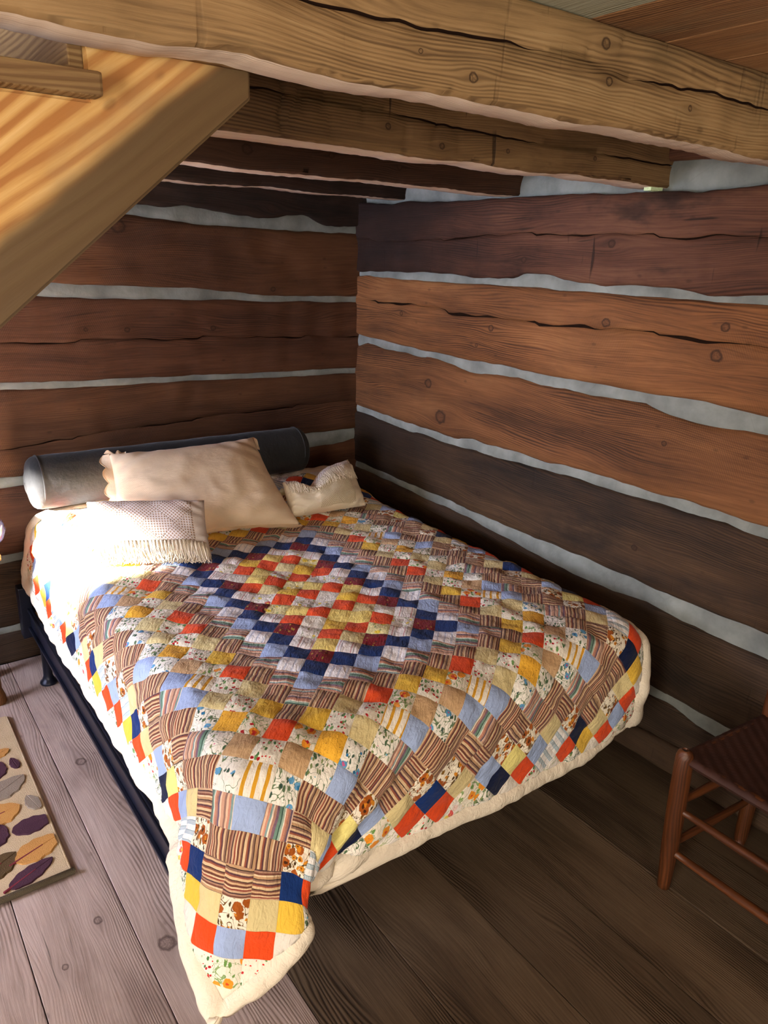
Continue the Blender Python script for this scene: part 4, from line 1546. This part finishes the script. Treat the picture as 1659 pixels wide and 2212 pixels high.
def big_sag(A, B):
    d = np.zeros(A.shape + (3,))
    d[..., 2] = -0.012 * (1 - A ** 2) * (B > 0) * B ** 2
    # lower right corner is drawn out towards the small pillow
    w = np.clip((A - 0.45) / 0.55, 0, 1) ** 2 * np.clip((-B + 0.1) / 1.1, 0, 1)
    d[..., 0] += 0.025 * w
    d[..., 2] -= 0.015 * w
    return d


big, bf, bb_, bN = make_pillow('large_pillow', 'large plain cream pillow with scalloped edge leaning on the bolster, middle of the three', bigc, 0.17, M['linen'], (0.62, 0.44), 3, 73, 53, 0.045, big_sag, 0.0018)


def scallop(parent, f, N, path, out_dir, n_scal, width, mat, label, wav=0.006, seed=0):
    """thin scalloped flange along the pillow edge"""
    n = n_scal * 10
    V, U = [], []
    rows = 5
    r = random.Random(seed)
    for j in range(rows):
        q = j / (rows - 1)
        for i in range(n + 1):
            t = i / n
            k = t * (len(path) - 1)
            a = min(int(k), len(path) - 2)
            w = k - a
            pa = path[a][0] * (1 - w) + path[a + 1][0] * w
            pb = path[a][1] * (1 - w) + path[a + 1][1] * w
            p = surf(f, pa, pb)
            od = np.array(out_dir(t))
            L = width * (0.55 + 0.45 * abs(math.sin(math.pi * t * n_scal)))
            p = p + od * L * q + N * wav * math.sin(t * 17 + seed) * q + np.array([0, 0, -0.004 * q])
            zq = quilt_top(p[0], p[1]) + 0.0085
            p = np.array([p[0], p[1], max(p[2], zq)])
            V.append(p)
            U.append((t, q * 0.03))
    nv = len(V)
    V2 = [p - N * 0.0022 for p in V]
    for p in V2:
        p[2] = max(p[2], quilt_top(p[0], p[1]) + 0.006)
    Fc = gridfaces(n + 1, rows) + gridfaces(n + 1, rows, nv, True)
    for i in range(n):
        a = (rows - 1) * (n + 1) + i
        Fc.append((a, a + nv, a + 1 + nv, a + 1))
    me = mesh('scalloped_edge', V + V2, Fc, U + U)
    return child(link('scalloped_edge', me, mat, None, True), parent)


eb = np.array(bigc[1]) - np.array(bigc[0])
eb /= np.linalg.norm(eb)
eu = np.array(bigc[3]) - np.array(bigc[0])
eu /= np.linalg.norm(eu)
scallop(big, bf, bN, [(0, 0), (0, 1)], lambda t: -eb * 0.9 + eu * (t - .5) * 0.5, 6, 0.042, M['linen'], '', 0.012, 1)
scallop(big, bf, bN, [(0, 0), (1, 0)], lambda t: -eu * 0.55 + bN * 0.6, 9, 0.030, M['linen'], '', 0.004, 2)
scallop(big, bf, bN, [(0, 1), (0.10, 1)], lambda t: eu * 0.5 - eb * (0.9 - t), 2, 0.034, M['linen'], '', 0.01, 3)
scallop(big, bf, bN, [(0.93, 1), (1, 1), (1, 0.86)], lambda t: eb * 0.8 + eu * (0.5 - t), 2, 0.018, M['linen'], '', 0.006, 4)

# small front pillow, crocheted panel with a fringe
frc = [(-1.440, -0.645, 0.630), (-1.110, -0.815, 0.628), (-1.070, -0.672, 0.782), (-1.420, -0.515, 0.790)]
frp, ff, fb, fN = make_pillow('crochet_pillow', 'small white pillow with crocheted diamond panel and fringe, front left of the three', frc, 0.11, M['white_cotton'], (0.37, 0.20), 9, 57, 37, 0.03, None, 0.0018, 3.2)


def panel(parent, f, N, a0, a1, b0, b1, mat, name, lift=0.0022, size=(0.37, 0.20), na=40, nb=26):
    V, U = [], []
    for j in range(nb + 1):
        for i in range(na + 1):
            a = a0 + (a1 - a0) * i / na
            b = b0 + (b1 - b0) * j / nb
            e = min(i, na - i, j, nb - j)
            V.append(surf(f, a, b) + N * (lift if e > 0 else -0.001))
            U.append((a * size[0], b * size[1]))
    return child(link(name, mesh(name, V, gridfaces(na + 1, nb + 1), U), mat, None, True), parent)


panel(frp, ff, fN, 0.03, 0.90, 0.22, 0.95, M['waffle'], 'crochet_panel')
fringe(frp, ff, fN, [(0.02, 0.22), (0.98, 0.22)], (0.02, -1.0), 0.50, 190, 5, 0.05, 0.006, 0.0017)
fringe(frp, ff, fN, [(0.0, 0.16), (1.0, 0.16)], (0.0, -1.0), 0.42, 150, 8, 0.06, 0.003, 0.0017)

# right pillow, woven panel and fringed crochet band along its drooping top
rtc = [(-0.700, -0.600, 0.628), (-0.352, -0.620, 0.628), (-0.322, -0.430, 0.775), (-0.676, -0.500, 0.745)]


def rt_sag(A, B):
    d = np.zeros(A.shape + (3,))
    w = np.exp(-((A + 0.35) / 0.33) ** 2) * np.clip((B + 1) / 2, 0, 1) ** 1.5
    d[..., 2] -= 0.060 * w
    d[..., 1] -= 0.012 * w
    return d


rtp, rf, rb, rN = make_pillow('fringed_pillow', 'cream fringed pillow with woven centre panel, rightmost of the three by the log wall', rtc, 0.12, M['linen_pale'], (0.38, 0.20), 15, 57, 37, 0.03, rt_sag, 0.0022)
panel(rtp, rf, rN, 0.36, 0.84, 0.04, 0.88, M['waffle_fine'], 'woven_panel', 0.0020, (0.38, 0.20))
panel(rtp, rf, rN, 0.02, 0.98, 0.84, 0.985, M['waffle'], 'crochet_band', 0.0028, (0.38, 0.20), 50, 6)
fringe(rtp, rf, rN, [(0.02, 0.86), (0.98, 0.86)], (0.02, -1.0), 0.34, 210, 6, 0.04, 0.005, 0.0017)

# ---------------------------------------------------------------- ladder-back chair
def make_chair():
    root = empty('ladderback_chair', (-0.27, -2.40, 0))
    tag(root, 'dark brown ladderback chair with woven seat by the right log wall', 'chair')
    wd = M['chair']
    fz = 0.455
    FL, FR = (-0.452, -2.192), (-0.452, -2.640)       # front posts (towards the bed foot side)
    BLp, BRp = (-0.105, -2.215), (-0.105, -2.600)
    for (x, y) in (FL, FR):
        L = fz
        prof = [(0.012, 0), (0.0165, 0.004), (0.018, 0.03), (0.0225, 0.14), (0.024, 0.28), (0.023, 0.40), (0.0215, 0.435), (0.017, 0.449), (0.008, 0.455)]
        V, Fc, U = lathe(prof, 20, (x + 0.022, y + 0.006, 0.0), (x - 0.006, y, fz))
        child(link('front_leg', mesh('front_leg', V, Fc, U), wd, None, True), root)
    for (x, y) in (BLp, BRp):
        prof = [(0.013, 0), (0.018, 0.03), (0.022, 0.2), (0.022, 0.45), (0.020, 0.8), (0.016, 0.98), (0.010, 1.0), (0.014, 1.02), (0.004, 1.04)]
        V, Fc, U = lathe(prof, 20, (x + 0.0, y, 0.0), (x + 0.035, y, 1.04))
        child(link('back_post', mesh('back_post', V, Fc, U), wd, None, True), root)

    def rung(a, b, r=0.0085, name='rung'):
        return rod(name, a, b, r, r, wd, root, 12, 0.003)
    # side rungs (front post to back post) and front rungs
    rung((-0.445, -2.19, 0.285), (-0.10, -2.215, 0.285))
    rung((-0.437, -2.19, 0.150), (-0.10, -2.215, 0.155))
    rung((-0.445, -2.64, 0.285), (-0.10, -2.60, 0.285))
    rung((-0.437, -2.64, 0.150), (-0.10, -2.60, 0.155))
    rung((-0.445, -2.19, 0.270), (-0.445, -2.64, 0.270))
    rung((-0.437, -2.19, 0.130), (-0.437, -2.64, 0.130), 0.009)
    rung((-0.095, -2.215, 0.22), (-0.095, -2.60, 0.22))
    # seat rails
    for a, b in (((-0.45, -2.19, 0.425), (-0.45, -2.64, 0.425)), ((-0.45, -2.19, 0.425), (-0.10, -2.215, 0.425)),
                 ((-0.45, -2.64, 0.425), (-0.10, -2.60, 0.425)), ((-0.10, -2.215, 0.425), (-0.10, -2.60, 0.425))):
        rung(a, b, 0.0095, 'seat_rail')
    # woven seat
    t = NT('dark_woven_splint')
    u, v = t.uv()
    n = t.noise(t.vec(t.m_('MULTIPLY', u, 18), t.m_('MULTIPLY', v, 18)), 1.0, 4)
    n2 = t.noise(t.vec(t.m_('MULTIPLY', u, 40), t.m_('MULTIPLY', v, 260)), 1.0, 2)
    ms = t.out(t.mix(t.m_('MULTIPLY_ADD', n2, 0.4, t.m_('MULTIPLY', n, 0.6)), '1d100d', '4f3026'), 0.6, 0.3)
    na, nb = 92, 92
    V, U = [], []
    P00, P10, P11, P01 = (-0.466, -2.172), (-0.466, -2.660), (-0.088, -2.618), (-0.088, -2.197)
    for side_ in (1, -1):
        for j in range(nb):
            for i in range(na):
                s, q = i / (na - 1), j / (nb - 1)
                x = (P00[0] * (1 - s) + P10[0] * s) * (1 - q) + (P01[0] * (1 - s) + P11[0] * s) * q
                y = (P00[1] * (1 - s) + P10[1] * s) * (1 - q) + (P01[1] * (1 - s) + P11[1] * s) * q
                ci, cj = int(s * 46), int(q * 46)
                hb = 0.0016 if ((ci + cj) // 2) % 2 else -0.0004
                fi, fj = (s * 46) % 1, (q * 46) % 1
                hb += 0.0008 * math.sin(math.pi * (fi if ((ci + cj) // 2) % 2 else fj))
                ed = min(s, 1 - s, q, 1 - q)
                rnd_ = math.sqrt(max(0.0, 1 - max(0.0, 1 - ed / 0.035) ** 2))
                sag = -0.010 * math.sin(math.pi * s) * math.sin(math.pi * q)
                # corner notches round the posts
                V.append((x, y, 0.425 + side_ * (0.0115 * rnd_ + hb * min(1, ed * 40)) + sag))
                U.append((x, y))
    Fc = gridfaces(na, nb, 0, True) + gridfaces(na, nb, na * nb)
    o = link('seat', mesh('seat', V, Fc, U), ms, None, True)
    o['label'] = 'dark woven splint seat'
    child(o, root)
    for zc in (0.62, 0.76, 0.90):
        V, Fc = [], []
        n = 14
        for i in range(n + 1):
            q = i / n
            y = -2.215 + (-2.60 + 2.215) * q
            bow = 0.022 * math.sin(math.pi * q)
            x = -0.105 + 0.035 * zc / 1.04 + bow - 0.004
            hh = 0.026 + 0.010 * math.sin(math.pi * q)
            for (dx, dz) in ((0, -0.026), (0.007, -0.026), (0.007, hh), (0, hh)):
                V.append((x + dx, y, zc + dz))
        for i in range(n):
            for c in range(4):
                a, b = i * 4 + c, i * 4 + (c + 1) % 4
                Fc.append((a, b, b + 4, a + 4))
        Fc += [(3, 2, 1, 0), tuple(n * 4 + c for c in range(4))]
        child(link('back_slat', mesh('back_slat', V, Fc, [(v[1], v[2]) for v in V]), wd), root)


make_chair()

# ---------------------------------------------------------------- rug with carved leaves
rug = empty('leaf_rug', (-2.2, -0.85, 0))
tag(rug, 'cream area rug with carved purple, gold and brown leaves beside the bed', 'rug')


def pile_mat(name, a, b):
    t = NT(name)
    x, y, z = t.xyz()
    n = t.noise(t.vec(x, y, z), 500, 2)
    n1 = t.noise(t.vec(x, y, z), 25, 3)
    t.bump(n, 0.7, 0.004)
    return t.out(t.mix(t.m_('MULTIPLY_ADD', n, 0.5, t.m_('MULTIPLY', n1, 0.5)), a, b), 1.0, 0.05)


M['pile'] = pile_mat('cream_pile', 'b29a78', 'd4bf9c')
M['leaf_purple'] = pile_mat('plum_pile', '3f2935', '583c49')
M['leaf_gold'] = pile_mat('gold_pile', 'b27d42', 'cf9d5e')
M['leaf_taupe'] = pile_mat('taupe_pile', '837566', '9c8f80')
M['leaf_olive'] = pile_mat('olive_pile', '4b3c2a', '645138')
M['leaf_vein'] = pile_mat('red_vein_pile', '6d2a36', '8a3c46')
M['rug_edge'] = pile_mat('olive_binding', '5c5344', '7c7362')
RX = -1.735
child(link('pile', box_mesh('pile', -2.75, RX, -1.255, -0.40, 0.002, 0.011, 0.003, 1), M['pile']), rug)
child(link('edge_binding', mesh('edge_binding', *lathe([(0.002, 0), (0.009, 0.004), (0.009, 1.02), (0.002, 1.024)], 14, (RX + 0.012, -1.262, 0.0095), (RX - 1.02, -1.262, 0.0095))), M['rug_edge'], None, True), rug)
child(link('edge_binding', mesh('edge_binding', *lathe([(0.002, 0), (0.005, 0.004), (0.005, 0.85), (0.002, 0.855)], 12, (RX + 0.001, -1.258, 0.0062), (RX + 0.001, -0.402, 0.0062))), M['pile'], None, True), rug)


def leaf(cx, cy, L, Wd, ang, mat, vein=None):
    n = 18
    L = L * 1.08
    pts = []
    for i in range(n):
        t = i / (n - 1)
        w = Wd * 1.25 * math.sin(math.pi * t ** 0.85) ** 0.62 * (1 + 0.06 * math.sin(t * 24))
        pts.append((L * (t - .5), w))
    ca, sa = math.cos(ang), math.sin(ang)

    def tr(p, z):
        x = cx + p[0] * ca - p[1] * sa
        return (min(x, RX - 0.004), cy + p[0] * sa + p[1] * ca, z)
    V, Fc = [], []
    for (x, w) in pts:
        V += [tr((x, -w), 0.010), tr((x, -w * 0.88), 0.0150), tr((x, -0.0015), 0.0152), tr((x, 0), 0.0138), tr((x, 0.0015), 0.0152), tr((x, w * 0.88), 0.0150), tr((x, w), 0.010)]
    for i in range(n - 1):
        for j in range(6):
            a = i * 7 + j
            Fc.append((a, a + 7, a + 8, a + 1))
    o = child(link('leaf_motif', mesh('leaf_motif', V, Fc, [(v[0], v[1]) for v in V]), M[mat]), rug)
    if vein:
        V = [tr((-L * 0.62, -0.0028), 0.0158), tr((-L * 0.62, 0.0028), 0.0158), tr((L * 0.10, 0.001), 0.0162), tr((L * 0.10, -0.001), 0.0162)]
        V += [(v[0], v[1], 0.010) for v in V]
        q = link('leaf_vein', mesh('leaf_vein', V, [(0, 3, 2, 1), (0, 1, 5, 4), (1, 2, 6, 5), (2, 3, 7, 6), (3, 0, 4, 7), (4, 5, 6, 7)], [(0, 0)] * 8), M['leaf_vein'])
        q.parent = o
        q.matrix_parent_inverse = Matrix.Identity(4)


for a in ((-1.795, -0.622, .06, .02, 0.3, 'leaf_gold'), (-1.822, -0.712, .09, .028, 1.2, 'leaf_purple', 1), (-1.765, -0.700, .06, .012, 1.7, 'leaf_purple'),
          (-1.812, -0.815, .13, .036, 0.55, 'leaf_taupe'), (-1.845, -0.928, .10, .042, 0.2, 'leaf_gold', 1), (-1.757, -0.925, .075, .018, 1.8, 'leaf_taupe'),
          (-1.778, -1.022, .105, .030, 0.05, 'leaf_purple'), (-1.880, -1.020, .095, .034, 1.0, 'leaf_purple', 1), (-1.787, -1.128, .125, .036, 0.35, 'leaf_gold', 1),
          (-1.892, -1.140, .11, .036, 0.5, 'leaf_olive', 1), (-1.822, -1.212, .12, .024, 0.42, 'leaf_purple', 1), (-1.96, -0.86, .11, .034, 0.7, 'leaf_gold', 1),
          (-2.0, -1.05, .11, .034, 0.1, 'leaf_purple', 1), (-2.05, -0.70, .11, .034, 0.9, 'leaf_taupe', 1), (-1.93, -0.60, .10, .03, 0.4, 'leaf_olive', 1),
          (-2.16, -0.95, .11, .034, 1.3, 'leaf_gold', 1), (-2.02, -1.19, .11, .03, 0.2, 'leaf_olive', 1), (-2.2, -1.15, .11, .034, 0.6, 'leaf_purple', 1)):
    leaf(*a)
lr = random.Random(12)
for gi in range(6):
    for gj in range(8):
        lx, ly = -2.66 + gi * 0.105 + lr.uniform(-.02, .02), -1.19 + gj * 0.107 + lr.uniform(-.02, .02)
        if lx > -2.08 and ly < -0.6 or lx > -1.98:
            continue
        leaf(lx, ly, lr.uniform(.10, .13), lr.uniform(.028, .036), lr.uniform(0, 1.4), lr.choice(['leaf_gold', 'leaf_purple', 'leaf_taupe', 'leaf_olive', 'leaf_purple']), 1)

# ---------------------------------------------------------------- night table and the blue jar at the far left
tb = empty('night_table', (-1.92, -0.27, 0))
tag(tb, 'small wooden night table mostly outside the left edge, its foot showing on the floor', 'table')
for (x, y) in ((-1.735, -0.285), (-2.10, -0.285), (-1.735, -0.08), (-2.10, -0.08)):
    V, Fc, U = lathe([(0.022, 0), (0.026, 0.006), (0.024, 0.03), (0.016, 0.06), (0.019, 0.25), (0.022, 0.56)], 16, (x, y, 0), (x - 0.015 if x > -1.9 else x, y, 0.56))
    child(link('leg', mesh('leg', V, Fc, U), M['table'], None, True), tb)
child(link('apron', box_mesh('apron', -2.11, -1.745, -0.295, -0.07, 0.49, 0.56, 0.003, 0), M['table']), tb)
child(link('tabletop', box_mesh('tabletop', -2.14, -1.668, -0.32, -0.045, 0.5605, 0.585, 0.006, 0), M['table']), tb)
t_ = NT('blue_grey_glaze')
x, y, z = t_.xyz()
M['glaze'] = t_.out(t_.mix(t_.noise(t_.vec(x, y, z), 30, 3), (34, 36, 66), (62, 64, 104)), 0.15, 0.6)
V, Fc, U = lathe([(0.03, 0), (0.034, 0.003), (0.052, 0.025), (0.060, 0.055), (0.054, 0.085), (0.036, 0.105), (0.030, 0.115), (0.036, 0.125), (0.031, 0.124), (0.026, 0.112)], 28, (-1.688, -0.215, 0.5855), (-1.688, -0.215, 0.7115))
V = np.array([list(v) for v in V]) + np.array([-0.0, 0, 0])
o = link('jar', mesh('jar', V, Fc, U), M['glaze'], None, True)
tag(o, 'round blue-grey glazed jar at the left edge near the bolster', 'jar')
